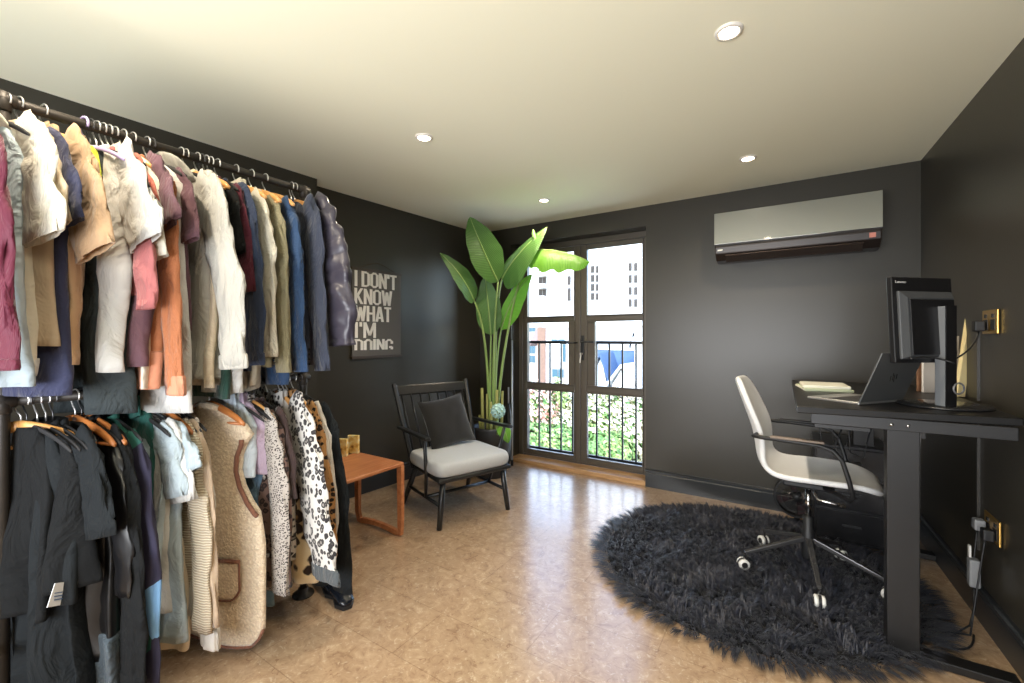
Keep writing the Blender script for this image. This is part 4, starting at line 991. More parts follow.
denim = F('faded_denim', (96, 124, 146)); tealf = F('deep_teal_cotton', (36, 84, 78)); BTN = mat('dark_button', (42, 38, 34), rough=.4)

U = ZU
garment('velvet_robe', 'maroon velvet robe at the left end of the upper rail', 'robe', .215, U, maroon, w=0.180, hem=1.15, sleeve='long', send=1.19, sw=.075, sout=0.120, cuff=(maroon, .03), fold=.014, px=24, hang='dark')
garment('shirt', 'pale ice blue shirt between the maroon robe and the cream hoodie', 'shirt', .268, U, ice, w=.19, hem=1.135, sleeve='none', neck='shirt', px=30, hang='wire', drop=.13)
garment('hooded_top', 'cream hooded top with wide short sleeves on the upper rail', 'hooded top', .325, U, cream, w=0.165, hem=1.165, send=1.555, sw=.088, sout=0.085, neck='hood', th=.032, fold=.016, px=68, hang='wire', hemband=(offw, .05))
garment('sweatshirt', 'beige sweatshirt showing as strip beside the cream hooded top', 'sweatshirt', .365, U, greige, w=0.180, hem=1.25, send=1.60, sw=.055, sout=0.075, sleeve='short', px=74, hang='wire')
garment('t_shirt', 'navy t-shirt between the cream hooded top and tan shirt', 't-shirt', .408, U, navy, w=0.185, hem=1.10, send=1.61, sw=.055, sout=0.075, px=86, hang='wire', fold=.014)
garment('t_shirt', 'tan brown short sleeved shirt with wide sleeve', 't-shirt', .462, U, tan, w=0.165, hem=1.19, send=1.53, sw=.082, sout=0.120, px=118, hang='wood', neck='shirt', fold=.016)
garment('vest_top', 'bright yellow green vest top behind the tan shirt', 'vest', .488, U, yel, w=.10, hem=1.60, sleeve='none', neck='none', drop=.14, px=107, hang='lilac')
garment('trousers', 'long charcoal trousers hanging down between tan shirt and white t-shirt', 'trousers', .512, U, charc, w=.155, hem=1.02, sleeve='none', neck='none', drop=.2, fold=.012, px=105, hang='dark', smooth_fold=6)
garment('t_shirt', 'white t-shirt with broad folded sleeve on the upper rail', 't-shirt', .550, U, offw, w=0.170, hem=1.165, send=1.58, sw=.078, sout=0.115, px=153, hang='wire', fold=.018)
garment('cropped_top', 'dusty pink three quarter sleeve top behind the white t-shirt', 'top', .588, U, pink, w=0.150, hem=1.42, sleeve='long', send=1.37, sw=.058, sout=0.110, px=148, hang='wire')
garment('cropped_top', 'coral rust short sleeved top beside the cream jacket sleeve', 'top', .612, U, rust, w=0.170, hem=1.45, send=1.60, sw=.055, sout=0.080, px=157, hang='wire')
garment('jacket', 'short cream jacket between the coral top and mauve t-shirt', 'jacket', .640, U, cream, w=0.175, hem=1.10, send=1.54, sw=.05, sout=0.080, sleeve='short', neck='shirt', px=162, hang='wood')
garment('t_shirt', 'mauve brown t-shirt with long body in the middle of upper rail', 't-shirt', .682, U, mauve, w=0.185, hem=1.18, send=1.65, sw=.065, sout=0.085, px=183, hang='wire', fold=.020, th=.034)
garment('jumper', 'burnt orange and peach jumper hanging lower than mauve t-shirt', 'jumper', .722, U, orange, w=0.170, hem=1.10, sleeve='long', send=1.08, sw=.055, sout=0.090, px=186, hang='wire', cuff=(peach, .07), hemband=(peach, .13))
garment('shirt', 'long off-white shirt hem below the peach jumper', 'shirt', .752, U, offw, w=.215, hem=1.005, sleeve='none', neck='crew', px=187, hang='wire')
garment('t_shirt', 'dark plum t-shirt squeezed beside the pale marl hoodie', 't-shirt', .776, U, mauve, w=0.185, hem=1.30, send=1.62, sw=.045, sout=0.065, px=191, hang='dark')
garment('hoodie', 'pale marl grey hoodie with long bell sleeves on the upper rail', 'hoodie', .822, U, marl, w=0.165, hem=1.12, sleeve='long', send=1.165, sw=.085, sout=0.190, neck='hood', cuff=(marl, .055), hemband=(marl, .06), th=.036, fold=.014, px=250, hang='wire')
garment('t_shirt', 'beige cotton t-shirt just behind the pale marl hoodie', 't-shirt', .868, U, stone, w=0.185, hem=1.09, send=1.60, sw=.05, sout=0.070, px=230, hang='wood')
garment('dress', 'dark green dress whose hem shows under the marl hoodie', 'dress', .893, U, dgreen, w=.20, hem=1.04, sleeve='none', neck='crew', px=232, hang='wood')
garment('top', 'black top between the beige t-shirt and plum top', 'top', .918, U, blk, w=0.185, hem=1.2, sleeve='short', send=1.6, sw=.04, sout=0.060, px=236, hang='dark')
garment('shirt', 'narrow white shirt strip left of the plum top', 'shirt', .938, U, offw, w=.210, hem=1.06, sleeve='none', px=240, hang='wire')
garment('top', 'deep plum red top beside the navy jumper', 'top', .960, U, plum, w=0.185, hem=1.25, send=1.45, sw=.045, sout=0.065, px=246, hang='wire')
garment('jumper', 'dark navy jumper with long sleeve near upper rail middle', 'jumper', .992, U, dnavy, w=0.165, hem=1.14, sleeve='long', send=1.17, sw=.066, sout=0.110, cuff=(dnavy, .05), px=268, hang='wire')
garment('shirt', 'cream shirt with buttoned cuff hanging beside navy jumper', 'shirt', 1.030, U, cream, w=0.155, hem=1.03, sleeve='long', send=1.20, sw=.062, sout=0.090, neck='shirt', cuff=(cream, .06), px=280, hang='wood', hemtilt=.3)
g = garment('blazer', 'khaki green linen blazer with sleeve buttons', 'blazer', 1.066, U, khaki, w=0.155, hem=1.15, sleeve='long', send=1.13, sw=.058, sout=0.090, neck='lapel', px=294, hang='wood')
buttons(g, [(.222, -.042, 1.17+.022*i-U) for i in range(4)], BTN)
g = garment('jacket', 'mid blue cotton jacket beside the khaki blazer', 'jacket', 1.102, U, blue, w=0.165, hem=1.07, sleeve='long', send=1.13, sw=.056, sout=0.095, neck='lapel', px=309, hang='wood')
g = garment('blazer', 'large charcoal navy blazer near the right end of upper rail', 'blazer', 1.145, U, slate, w=0.170, hem=1.12, sleeve='long', send=1.13, sw=.075, sout=0.120, neck='lapel', px=331, hang='wood', yaw=-4, drop=.08)
buttons(g, [(.262, -.050, 1.16+.022*i-U) for i in range(4)], BTN)
garment('puffer_jacket', 'shiny dark quilted puffer jacket at right end of upper rail', 'puffer jacket', 1.188, U, puff, w=0.185, hem=1.15, sleeve='long', send=1.24, sw=.095, sout=.15, neck='none', quilt=.062, th=.04, yaw=6, px=347, hang='wood', fold=.006)

# ---- lower rail
Lz = ZL
hanger('wood', .300, Lz, 42, 'large light wooden hanger at left end of the lower rail', 'hangers on the lower rail')
garment('vest_top', 'black sleeveless top with thin straps at left end of lower rail', 'vest', .300, Lz, blk, w=.125, hem=.42, sleeve='none', neck='none', drop=.22, px=58, hang='dark', fold=.016, smooth_fold=6)
garment('dress', 'long faded black dress at the left of the lower rail', 'dress', .345, Lz, blk2, w=.145, hem=.10, sleeve='none', neck='none', drop=.16, fold=.02, smooth_fold=8, px=76, hang='wire', flare=.04)
g = garment('top', 'black ruffled top with white paper care label', 'top', .382, Lz, blk, w=.185, hem=.50, sleeve='none', neck='crew', drop=.15, fold=.018, smooth_fold=6, px=88, hang='wire')
MB().obox((.165, -.050, .50-Lz), (-.008, .022, -.010), (.0008, .0003, 0), (.002, .008, .032)).build('care_label', mat('care_label', (232, 236, 240), rough=.5), g)
for i in range(4): MB().obox((.1662, -.050, .485-Lz+.010*i), (-.005, .013, -.006), (.0008, .0003, 0), (0, 0, .0014)).build('label_print', mat('label_blue', (70, 110, 160), rough=.5), g)
garment('t_shirt', 'washed black t-shirt with open sleeve on the lower rail', 't-shirt', .420, Lz, blk2, w=0.165, hem=.46, send=.66, sw=.070, sout=0.085, px=97, hang='dark', fold=.018)
garment('leather_dress', 'long black leather dress with grey satin hem band', 'dress', .458, Lz, leath, w=.145, hem=.12, sleeve='none', neck='none', drop=.12, fold=.016, flare=.075, smooth_fold=5, hemband=(F('grey_satin', (74, 84, 92), rough=.4), .19), px=118, hang='wood2', th=.030)
garment('coat', 'glossy black satin jacket beside the long leather dress', 'jacket', .502, Lz, mat('black_satin_cloth', (20, 20, 22), rough=.3), w=0.150, hem=.22, sleeve='long', send=.45, sw=.05, sout=0.100, px=130, hang='dark', fold=.018)
garment('jumper', 'black long sleeved jumper right of the satin jacket', 'jumper', .548, Lz, blk, w=0.160, hem=.22, sleeve='long', send=.145, sw=.070, sout=0.115, cuff=(blk, .06), px=149, hang='wood2', th=.034)
# patchwork cardigan
PW = mat('patchwork_knit', (40, 40, 62), rough=.9)
def _pw():
    n, l, b = nodes_of(PW); nt = PW.node_tree; tc = n.new('ShaderNodeTexCoord'); mp = n.new('ShaderNodeMapping'); mp.inputs['Rotation'].default_value = (0, R(38), 0); mp.inputs['Scale'].default_value = (5.2, .01, 5.2)
    l.new(tc.outputs['Object'], mp.inputs[0]); v = n.new('ShaderNodeTexVoronoi'); v.distance = 'CHEBYCHEV'; v.inputs['Scale'].default_value = 1; v.inputs['Randomness'].default_value = .35
    l.new(mp.outputs[0], v.inputs['Vector']); sp = n.new('ShaderNodeSeparateColor'); l.new(v.outputs['Color'], sp.inputs[0])
    r = ramp(nt, [(0, (42, 40, 62)), (.38, (38, 92, 82)), (.62, (42, 40, 62)), (.86, (116, 160, 204))], 'CONSTANT'); l.new(sp.outputs[0], r.inputs[0]); l.new(r.outputs[0], b.inputs['Base Color'])
_pw()
garment('cardigan', 'long patchwork knit cardigan in navy, green and pale blue', 'cardigan', .590, Lz, PW, w=0.170, hem=.06, sleeve='long', send=.14, sw=.060, sout=0.100, px=164, hang='dark')
garment('dress', 'dark green dress on the lower rail beside the white blouse', 'dress', .613, Lz, tealf, w=.12, hem=.5, sleeve='none', neck='shirt', px=158, hang='wire', nh=.05)
garment('blouse', 'white ruffled short blouse next to the patchwork cardigan', 'blouse', .635, Lz, ice, w=0.165, hem=.42, send=.72, sw=.052, sout=0.070, px=168, hang='wire', fold=.02, smooth_fold=9)
garment('t_shirt', 'white long t-shirt with sleeve beside pale blue tunic', 't-shirt', .664, Lz, offw, w=0.170, hem=.30, send=.70, sw=.060, sout=0.075, px=174, hang='wire')
garment('tunic', 'long smooth pale ice blue tunic on the lower rail', 'tunic', .695, Lz, ice, w=0.185, hem=.19, sleeve='short', send=.80, sw=.055, sout=0.070, px=194, hang='wire', fold=.012, flare=.045)
garment('trousers', 'stone beige trousers hanging behind the pale blue tunic', 'trousers', .722, Lz, stone, w=.13, hem=.12, sleeve='none', neck='none', drop=.15, px=186, hang='wood2', flare=.04)
RIBC = stripes('cream_rib_knit', (204, 194, 174), (166, 152, 130), 34, 'Z'); 
garment('cardigan', 'cream ribbed knit cardigan left of the taupe jumper', 'cardigan', .750, Lz, RIBC, w=0.160, hem=.22, sleeve='long', send=.22, sw=.060, sout=0.110, px=198, hang='wire')
garment('jumper', 'soft taupe jumper left of the cream fleece gilet', 'jumper', .785, Lz, F('taupe_wool', (178, 158, 136)), w=0.165, hem=.22, sleeve='long', send=.24, sw=.062, sout=0.110, px=208, hang='wire', neck='crew')
garment('jumper', 'pale grey knit jumper with long drooping cuff by the gilet', 'jumper', .815, Lz, greyw, w=0.150, hem=.25, sleeve='long', send=.14, sw=.055, sout=0.090, cuff=(greyw, .08), px=206, hang='wire')
# fleece gilet
FLEECE = mat('cream_teddy_fleece', (206, 190, 164), rough=.95, sheen=.5)
def _fl():
    n, l, b = nodes_of(FLEECE); nt = FLEECE.node_tree; tc = n.new('ShaderNodeTexCoord'); v = n.new('ShaderNodeTexVoronoi'); v.inputs['Scale'].default_value = 85
    no = n.new('ShaderNodeTexNoise'); no.inputs['Scale'].default_value = 60; va = n.new('ShaderNodeVectorMath'); va.operation = 'MULTIPLY_ADD'; va.inputs[1].default_value = (.02,)*3
    l.new(tc.outputs['Object'], no.inputs['Vector']); l.new(no.outputs['Color'], va.inputs[0]); l.new(tc.outputs['Object'], va.inputs[2]); l.new(va.outputs[0], v.inputs['Vector'])
    bp = n.new('ShaderNodeBump'); bp.inputs['Strength'].default_value = .8; bp.inputs['Distance'].default_value = .006; bp.invert = True; l.new(v.outputs['Distance'], bp.inputs['Height']); l.new(bp.outputs[0], b.inputs['Normal'])
    r = ramp(nt, [(0, (232, 218, 194)), (.8, (204, 184, 158))]); l.new(v.outputs['Distance'], r.inputs[0]); l.new(r.outputs[0], b.inputs['Base Color'])
_fl()
PIPE = F('brown_piping', (122, 82, 66), rough=.7)
def gilet():
    root = thing('fleece_gilet', 'long cream teddy fleece gilet with brown piping and patch pocket', 'gilet', (RX, .835, Lz-.004), R(14), 'clothes on the lower rail')
    zs = [-.085, -.10, -.125, -.155, -.19, -.23, -.28, -.34, -.40, -.46, -.50, -.55, -.62, -.70, -.78, -.86, -.92, -.96, -.985, -.995]
    STR = 1.05
    def outer(z):        # outline of the room-side edge with the armhole scooped out of it
        if z > -.19: return .06 + .16*((-.085-z)/.105)**.8
        if z > -.50: return .22 + .035*(1-math.cos((-.19-z)/.31*PI))/2 - .085*math.sin(PI*(-.19-z)/.31)**.8*1.0 + .0
        k = min(1, (-.50-z)/.12); base = .255+.03*k
        if z < -.90: base -= .07*((-.90-z)/.095)**2
        return base
    rings = []; edge = []
    for z in zs:
        wo = outer(z); wi = -(outer(z) if z > -.9 else outer(-.9)); t = .032 if z < -.15 else .022
        ring = []
        for k in range(44):
            u = 2*PI*k/44; c_ = math.copysign(abs(math.cos(u))**.7, math.cos(u)); s_ = math.copysign(abs(math.sin(u))**.7, math.sin(u))
            x = (wo+wi)/2 + (wo-wi)/2*c_
            ring.append((x, t*s_ + .010*nz(x*7, z*3, 9) + .006*math.sin(x*18+z*3), z if z > -.6 else -.6+(z+.6)*1.12))
        rings.append(ring); edge.append(Vector((wo, -.012, z)))
    MB().loft([r[::-1] for r in rings]).build('body', FLEECE, root, smooth=True)
    arm = [e+Vector((.002, -.006, 0)) for e in edge if -.19 >= e.z >= -.505]
    MB().tube([arm[0]+Vector((0, 0, .02))]+arm+[arm[-1]+Vector((.01, 0, -.004))], .009, 8).build('armhole_piping', PIPE, root, smooth=True)
    hem = [Vector(rings[-1][k]) + Vector((0, 0, -.002)) for k in range(23, 44)]+[Vector(rings[-1][0])]
    MB().tube(hem + [Vector((outer(z)+.002, -.004, -.6+(z+.6)*1.12)) for z in (-.985, -.96, -.92)], .006, 6).build('hem_piping', PIPE, root, smooth=True)
    # pocket
    pts = [(.02, -.70), (.185, -.69), (.195, -.72), (.195, -.80), (.165, -.845), (.10, -.86), (.02, -.86)]
    def fy(x, z): return -.032*1.0 - .004 + .010*nz(x*7, z*3, 9) + .006*math.sin(x*18+z*3)
    pk = MB(); gx = 12; gz = 10; V = []; Fc = []
    for i in range(gx+1):
        for j in range(gz+1):
            x = .02 + .172*i/gx; z = -.70 + .010*i/gx - (.160 - (.045*max(0, (i/gx-.7)/.3)**2))*j/gz
            e = min(i/gx if i/gx > .08 else 1, 1-i/gx, j/gz, 1-j/gz)
            V.append((x, fy(x, z)-.004-.006*min(1, max(0, e)*8), z))
    for i in range(gx):
        for j in range(gz): a = i*(gz+1)+j; Fc.append((a, a+1, a+gz+2, a+gz+1))
    pk.add(V, Fc); po_ = pk.build('pocket', FLEECE, root, smooth=True, solid=.004)
    top = [Vector(V[i*(gz+1)])+Vector((0, -.004, 0)) for i in range(gx+1)]
    MB().tube(top, .008, 8).build('pocket_piping', PIPE, po_, smooth=True)
    side = [Vector(V[gx*(gz+1)+j])+Vector((0, -.004, 0)) for j in range(gz+1)] + [Vector(V[i*(gz+1)+gz])+Vector((0, -.004, 0)) for i in range(gx-1, -1, -1)]
    MB().tube(side, .0045, 6).build('pocket_edge', PIPE, po_, smooth=True)
    MB().tube([(-.05, -.02, -.085), (-.02, -.03, -.075), (.03, -.03, -.08), (.06, -.02, -.09)], .014, 8).build('collar', FLEECE, root, smooth=True)
gilet()
hanger('wood2', .822, Lz, 12, 'brown wooden hanger showing left of the fleece gilet shoulder', 'hangers on the lower rail')
garment('shirt', 'pale blue shirt behind the fleece gilet', 'shirt', .893, Lz, F('sky_cotton', (196, 210, 222)), w=.165, hem=.70, sleeve='none', neck='shirt', yaw=14, hang='wire', nh=.075)
garment('shirt', 'lilac shirt between the pale blue shirt and speckled coat', 'shirt', .925, Lz, lilacf, w=.175, hem=.70, sleeve='none', neck='shirt', yaw=13, hang='wire', nh=.075)
garment('jeans', 'faded blue jeans whose leg shows below the speckled coat', 'jeans', .945, Lz, denim, w=.15, hem=.12, sleeve='none', neck='none', yaw=10, hang='dark', drop=.3)
SPK = leopard('grey_speckle_print', (178, 172, 166), (178, 172, 166), (58, 52, 52), 120, dot=True)
garment('coat', 'long grey speckled print coat beside the fleece gilet', 'coat', .965, Lz, SPK, w=0.170, hem=.20, sleeve='long', send=.22, sw=.062, sout=0.100, px=284, hang='wood', neck='shirt')
BLEO = leopard('brown_cat_print', (100, 78, 70), (70, 52, 46), (40, 30, 30), 42)
garment('cardigan', 'brown animal print cardigan right of the speckled coat', 'cardigan', 1.000, Lz, BLEO, w=0.170, hem=.22, sleeve='long', send=.25, sw=.055, sout=0.100, px=291, hang='dark')
garment('dress', 'plain dark brown dress between two animal print garments', 'dress', 1.028, Lz, brown, w=0.195, hem=.22, sleeve='short', send=.60, sw=.05, sout=0.060, px=299, hang='dark')
SNOW = leopard('snow_leopard_print', (206, 203, 198), (140, 136, 132), (52, 50, 52), 38)
garment('coat', 'snow leopard print coat with broad grey turned cuff', 'coat', 1.062, Lz, SNOW, w=0.150, hem=.28, sleeve='long', send=.275, sw=.12, sout=.265, px=340, hang='wood', cuff=(F('grey_cuff', (78, 84, 88)), .06), neck='shirt', yaw=-4, th=.03)
CREL = leopard('cream_leopard_print', (222, 200, 160), (176, 134, 84), (46, 34, 28), 15)
garment('dress', 'cream and black leopard dress under the snow leopard coat', 'dress', 1.095, Lz, CREL, w=.215, hem=.17, sleeve='none', px=318, hang='wood', flare=.03)
LEO = leopard('golden_leopard_print', (164, 122, 76), (104, 70, 40), (30, 22, 20), 44)
garment('coat', 'golden brown leopard print coat right of snow leopard coat', 'coat', 1.125, Lz, LEO, w=0.185, hem=.22, sleeve='long', send=.24, sw=.068, sout=0.125, px=333, hang='wood', neck='shirt')
garment('cardigan', 'pale cream long cardigan between leopard coat and black coat', 'cardigan', 1.155, Lz, greyw, w=0.180, hem=.28, sleeve='long', send=.30, sw=.060, sout=0.115, px=341, hang='wire')
garment('coat', 'long black coat at the right end of the lower rail', 'coat', 1.185, Lz, blk2, w=0.190, hem=.12, sleeve='long', send=.13, sw=.075, sout=0.145, px=354, hang='dark', neck='none', th=.036, flare=.03, drop=.12)
# shoes and box under the rack
def shoe(lab, x, y, rz):
    t = thing('shoe', lab, 'shoe', (x, y, 0), R(rz), 'black shoes under the rack')
    rings = []
    for i in range(14):
        s = i/13; xx = -.13+.26*s; wd = .032+.014*math.sin(PI*s*.9+.3); hh = .075-.045*s if s < .55 else .050-.028*((s-.55)/.45)**2
        if i in (0, 13): wd *= .5; hh *= .8
        rings.append([(xx, wd*math.cos(u), .018+max(-.004, hh*.5+hh*.5*math.sin(u))) for u in [2*PI*k/16 for k in range(16)]])
    MB().loft(rings).build('upper', mat('black_shoe_leather', (22, 26, 34), rough=.2), t, smooth=True)
    MB().prism([(-.135, -.030), (-.02, -.030), (.08, -.045), (.13, -.02), (.13, .02), (.08, .045), (-.02, .030), (-.135, .030)], 0, .020).build('sole', BLACKM, t, bevel=.004)
shoe('glossy black shoe under the long black coat at rack end', -1.86, 1.32, -20)
shoe('glossy black shoe farther under the rack beside its pair', -1.98, 1.34, -15)
bx = thing('storage_box', 'dark navy box with gold edges on the floor below the rack', 'box', (-2.6, .15, 0))
NB_ = mat('navy_box', (28, 34, 56), rough=.5)
bc = atz(0, 650, .33)
MB().box((-2.80, -.05, 0), (-2.375, .335, .150)).build('box_base', NB_, bx, world=True, bevel=.003)
MB().box((-2.805, -.055, .150), (-2.370, .340, .170)).build('lid', NB_, bx, world=True, bevel=.003)
g_ = MB(); g_.box((-2.3705, -.056, .165), (-2.3675, .341, .172)).box((-2.3725, .3375, .004), (-2.3675, .3425, .172)).box((-2.805, .338, .165), (-2.369, .3425, .172))
g_.build('gold_edge', BRASS, bx, world=True)
mr = pad  # folded maroon throw in front of the box
ft = thing('folded_scarf', 'folded crimson scarf on the floor under the black dresses', 'scarf', (-2.33, .47, 0))
sv = []
for i in range(7):
    z = .07*i/6; k = math.sqrt(max(.02, 1-(2*i/6-1)**2*.6))
    sv.append([(-2.33+.10*k*math.copysign(abs(math.cos(u))**.6, math.cos(u)), .47+.09*k*math.copysign(abs(math.sin(u))**.6, math.sin(u)), z+.006*nz(u*2, i)) for u in [2*PI*q/24 for q in range(24)]])
MB().loft(sv).build('folds', F('crimson_wool', (150, 30, 56)), ft, world=True, smooth=True)
# ------------------------------------------------------------------ garden and houses beyond the doors
GZ = -2.6
struct('ground_outside', MB().prism([(-60, 4.6), (30, 4.6), (30, 90), (-60, 90)], GZ-.2, GZ), mat('pale_paving', (206, 198, 184), rough=.9, var=.15, vscale=2))
struct('balcony_slab', MB().box((-2.7, YB+.34, -.2), (-.78, 4.26, .03)), mat('concrete', (150, 146, 140), rough=.9))
WR = mat('white_render', (205, 205, 203), rough=.9, var=.04, vscale=.5); WIN = mat('far_window_glass', (62, 88, 98), rough=.6, spec=.1); WIND = mat('dark_window', (64, 60, 56), rough=.8, spec=0); WFR = mat('far_window_frame', (120, 118, 116), rough=.7)
SLATE = stripes('slate_roof', (70, 92, 122), (54, 74, 104), 6, 'Z', .6, .3); BRK = mat('brown_brick', (112, 88, 74), rough=.9, var=.25, vscale=6); PLAINW = mat('window_frame_white', (228, 228, 226), rough=.5)
def facade(name, lab, Y, x0, x1, z0, z1, depth, m, wins, cat='building', wm=WIND, extra=None, grp=None):
    a = atY(x0, 338, Y).x; b = atY(x1, 338, Y).x
    t = thing(name, lab, cat, ((a+b)/2, Y, GZ), group=grp)
    MB().box((a, Y, GZ), (b, Y+depth, z1)).build('walls', m, t, world=True)
    MB().box((a-.1, Y-.12, z1), (b+.1, Y+depth+.1, z1+.25)).build('parapet', PLAINW, t, world=True)
    for (px0, px1, py0, py1) in wins:
        A = atY(px0, py0, Y); B = atY(px1, py1, Y); zt_ = A.z; zb = B.z
        w_ = MB().box((A.x, Y-.06, zb), (B.x, Y+.05, zt_)).build('window', WFR, t, world=True)
        e = min(.12, (B.x-A.x)*.08)
        MB().box((A.x+e, Y-.075, zb+e), ((A.x+B.x)/2-e*.3, Y-.055, zt_-e)).build('pane', wm, w_, world=True)
        MB().box(((A.x+B.x)/2+e*.3, Y-.075, zb+e), (B.x-e, Y-.055, zt_-e)).build('pane', wm, w_, world=True)
    return t
def zY(py, px, Y): return atY(px, py, Y).z
# tall white apartment blocks
t = facade('apartment_block', 'tall white apartment block with stacked balconies seen through left door', 42, 512, 577, 0, 16, 1.5, WR,
       [(538.5, 547, 265, 273), (538.5, 547, 277, 285), (538.5, 547, 289, 297), (567.5, 571, 276, 285), (567.5, 571, 288, 301)])
for a, b in ((273, 276), (285, 288), (297, 300), (301, 302.5)):
    A = atY(538, a, 42); B = atY(547.5, b, 42); MB().box((A.x, 41.1, B.z), (B.x, 42, A.z)).build('balcony', PLAINW, t, world=True)
facade('apartment_block', 'tall white apartment block with two columns of narrow windows', 44, 583, 652, 0, 21, 3, WR,
       [(591, 594.5, 266+9*i, 273+9*i) for i in range(4)] + [(596, 598.8, 266+9*i, 273+9*i) for i in range(4)] + [(628.5, 632, 263+12*i, 271+12*i) for i in range(4)] + [(634, 637.5, 263+12*i, 271+12*i) for i in range(4)])
t = facade('terraced_house', 'small white house with teal windows at far left of the view', 26, 505, 538, 0, zY(327, 530, 26), 7, WR, [(529, 536, 327.5, 332), (528.5, 536, 345, 354), (528.5, 536, 355, 363)], wm=WIN)
# brick flank house
t = thing('brick_house', 'house with a brown brick end wall behind the left door', 'building', (atY(541, 338, 21).x, 21, GZ))
A = atY(537.5, 338, 21).x; B = atY(545.5, 338, 21).x; zt2 = zY(327, 541, 21)
MB().box((A, 21, GZ), (B, 26, zt2)).build('end_wall', BRK, t, world=True)
zz = zY(340, 532, 21)
MB().add([(A, 21, zz), (A-.65, 21, zz-.35), (A-.65, 26, zz-.35), (A, 26, zz), (A, 21, zt2), (A, 26, zt2)], [(0, 1, 4), (1, 2, 5, 4), (2, 3, 5), (0, 3, 2, 1), (0, 4, 5, 3)]).build('lean_roof', mat('brown_roof', (124, 104, 100), rough=.8), t, world=True)
facade('white_extension', 'white building with dark framed window beside the brick wall', 20.5, 546, 580, 0, zY(327.5, 560, 20.5), 3, WR, [(552, 565, 368, 378.5), (563, 566, 344, 362), (551, 566, 339.5, 340.5)], wm=WIN)
# slate roofed sheds to the right
facade('rendered_building', 'long white rendered building behind the slate roofed sheds', 24, 588, 650, 0, zY(326, 620, 24), 4, WR, [])
def gable(name, lab, Y, xl, xr, ye, yp, depth, wallm, roofm, xpk=None, over=.2):
    a = atY(xl, 338, Y).x; b = atY(xr, 338, Y).x; ze = atY(xl, ye, Y).z; c = atY(xpk, 338, Y).x if xpk else (a+b)/2; zp = atY((xl+xr)/2, yp, Y).z
    t = thing(name, lab, 'shed', (c, Y, GZ))
    MB().add([(a, Y, GZ), (b, Y, GZ), (b, Y, ze), (c, Y, zp), (a, Y, ze), (a, Y+depth, GZ), (b, Y+depth, GZ), (b, Y+depth, ze), (c, Y+depth, zp), (a, Y+depth, ze)],
             [(0, 1, 2, 3, 4), (9, 8, 7, 6, 5), (0, 5, 6, 1), (1, 6, 7, 2), (4, 9, 5, 0), (2, 7, 8, 3), (3, 8, 9, 4)]).build('walls', wallm, t, world=True)
    for (p, zpp, s) in ((a, ze, -1), (b, ze, 1)):
        MB().add([(p+s*over, Y-over, zpp-.08), (c, Y-over, zp+.06), (c, Y+depth, zp+.06), (p+s*over, Y+depth, zpp-.08), (p+s*over, Y-over, zpp+.04), (c, Y-over, zp+.18), (c, Y+depth, zp+.18), (p+s*over, Y+depth, zpp+.04)],
                 [(0, 1, 2, 3), (7, 6, 5, 4), (0, 4, 5, 1), (1, 5, 6, 2), (2, 6, 7, 3), (3, 7, 4, 0)] if s < 0 else [(3, 2, 1, 0), (4, 5, 6, 7), (1, 5, 4, 0), (2, 6, 5, 1), (3, 7, 6, 2), (0, 4, 7, 3)]).build('roof', roofm, t, world=True)
    return t
# long slate roof (ridge parallel to the room's back wall)
t = thing('slate_roof_house', 'low house with blue grey slate roof beyond the garden', 'building', (atY(615, 338, 19).x, 19, GZ))
a = atY(592, 338, 19).x; b = atY(634, 338, 19).x; z1_ = zY(372, 615, 18); z2_ = zY(350, 615, 20)
MB().box((a, 18, GZ), (b, 21.8, z1_)).build('walls', WR, t, world=True)
MB().add([(a-.1, 17.8, z1_-.05), (b+.1, 17.8, z1_-.05), (b+.1, 20, z2_), (a-.1, 20, z2_), (b+.1, 22, z1_), (a-.1, 22, z1_)], [(0, 1, 2, 3), (3, 2, 4, 5), (0, 3, 5), (1, 4, 2), (0, 5, 4, 1)]).build('roof', SLATE, t, world=True)
MB().box((a, 19.9, z2_), (b, 20.1, z2_+.10)).build('ridge', PLAINW, t, world=True)
gable('garden_shed', 'white gabled garden shed with slate roof in front of slate house', 16.5, 612, 640, 385, 369, 2.2, WR, PLAINW, xpk=622)
gable('garden_store', 'small pale gabled store at the left of the right door view', 17, 590, 607, 384, 357, 1.5, mat('pale_board', (200, 208, 214), rough=.8), SLATE, xpk=601)
facade('white_side_building', 'white building at the right edge of the door view', 18.2, 634.5, 652, 0, zY(343, 640, 18.2), 4, WR, [])
for (px, pyb, pyt, Y_, lab) in ((630, 355, 333, 21.5, 'small dark pipe on the slate roof ridge'),):
    c = atY(px, pyb, Y_); q = atY(px+4, pyt, Y_); t = thing('satellite_mast', 'short dark aerial mast on the slate roof ridge', 'aerial', c); MB().tube([c-Vector((0, 0, .4)), c+Vector((0, 0, .45)), q], .05, 6).build('mast', BLACK, t, world=True)
struct('garden_wall', MB().box((-16, 15.6, GZ), (-3, 15.75, GZ+.9)), WR)
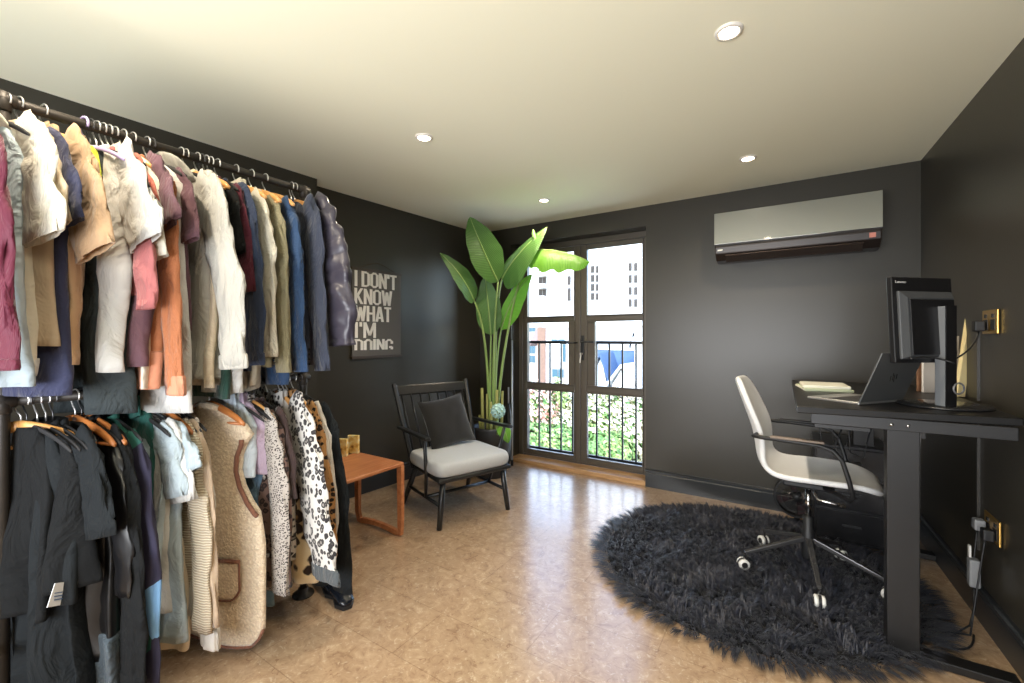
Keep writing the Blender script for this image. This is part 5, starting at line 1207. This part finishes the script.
# shrubs
def leafmat(name, a, b_):
    m = mat(name, a, rough=.6); n, l, b = nodes_of(m); nt = m.node_tree
    tc = n.new('ShaderNodeTexCoord'); no = n.new('ShaderNodeTexNoise'); no.inputs['Scale'].default_value = 9; l.new(tc.outputs['Object'], no.inputs['Vector'])
    r = ramp(nt, [(.35, a), (.65, b_)]); l.new(no.outputs['Fac'], r.inputs[0]); l.new(r.outputs[0], b.inputs['Base Color']); return m
GR1 = leafmat('bush_green', (58, 96, 44), (112, 144, 72)); GR2 = leafmat('bush_lime', (108, 132, 66), (164, 176, 110)); BLS = leafmat('white_blossom', (206, 198, 176), (196, 190, 144)); RED = leafmat('red_blossom', (196, 120, 100), (226, 200, 180))
def bush(c, rx, ry, rz_, mats_, lab, n, seed, sz=.10):
    rnd = random.Random(seed); t = thing('flowering_shrub' if BLS in mats_ else 'garden_shrub', lab, 'shrub', c, group='shrubs below the balcony')
    MB().tube([Vector(c), Vector(c)+Vector((0, 0, rz_*.8))], .04, 6).build('stem', mat('bark', (96, 78, 60), rough=.9), t, world=True)
    for mi, m in enumerate(mats_):
        mb = MB(); cnt = n//len(mats_)
        for i in range(cnt):
            d = Vector((rnd.gauss(0, 1), rnd.gauss(0, 1), rnd.gauss(0, 1))).normalized(); lump = 1+.22*nz(d.x*2.2+seed, d.y*2.2, d.z*2.2)
            k = rnd.uniform(.72, 1.0)*lump if m not in (BLS, RED) else rnd.uniform(.95, 1.06)*lump
            p = Vector(c)+Vector((d.x*rx*k, d.y*ry*k, rz_*.55 + d.z*rz_*.55*k))
            if p.z < GZ+.02: p.z = GZ+.02+rnd.random()*.1
            a = (d+Vector((rnd.uniform(-.7, .7), rnd.uniform(-.7, .7), rnd.uniform(-.2, .9)))).normalized(); u = a.cross(Vector((rnd.random(), rnd.random(), rnd.random()))).normalized(); v_ = a.cross(u)
            s = sz*rnd.uniform(.6, 1.3)
            mb.add([p-u*s, p-v_*s*.45, p+u*s, p+v_*s*.45], [(0, 1, 2, 3)])
        mb.build('foliage' if m not in (BLS, RED) else 'blossom', m, t, world=True)
specs = [(532, 13.8, 1.0, 2.05, [GR1, RED], 'pale pink flowering shrub at far left of left door', 2600),
         (548, 14.2, .75, 1.2, [GR1, GR2], 'low green shrub second from left behind the left door', 1800),
         (558, 14.4, .55, 2.15, [GR2, GR2], 'tall lime green shrub in the middle of left door', 1800),
         (570, 14.0, .8, 1.15, [GR1, BLS], 'low green and white shrub at right of left door', 1800),
         (592, 14.2, .9, 1.95, [BLS, GR2, BLS], 'white blossoming shrub at left of the right door', 2600),
         (607, 13.8, 1.0, 1.80, [GR1, BLS, GR2], 'broad white and green shrub left of centre in right door', 3000),
         (622, 14.2, 1.0, 1.90, [BLS, GR1, BLS], 'large white blossoming shrub right of centre in right door', 3000),
         (638, 13.8, .95, 1.75, [GR1, BLS, BLS], 'white flowering shrub at the right end of right door', 2600),
         (600, 12.9, .7, .8, [GR1, GR1], 'low dark green shrub in front of the white blossom', 1400),
         (616, 12.9, .6, .9, [GR1, GR2], 'low round green shrub in front of the large blossom shrub', 1400),
         (540, 12.9, .9, .9, [GR1, GR2], 'low leafy green shrub in front of the pink shrub', 1600),
         (562, 12.9, .9, .9, [GR1, GR2], 'low leafy green shrub in front of the tall lime shrub', 1600)]
for i, (px, Y_, rr, hh_, ms, lab, n_) in enumerate(specs):
    p = atY(px, 338, Y_); bush((p.x, Y_, GZ), rr, rr*.8, hh_, ms, lab, n_, i+3)
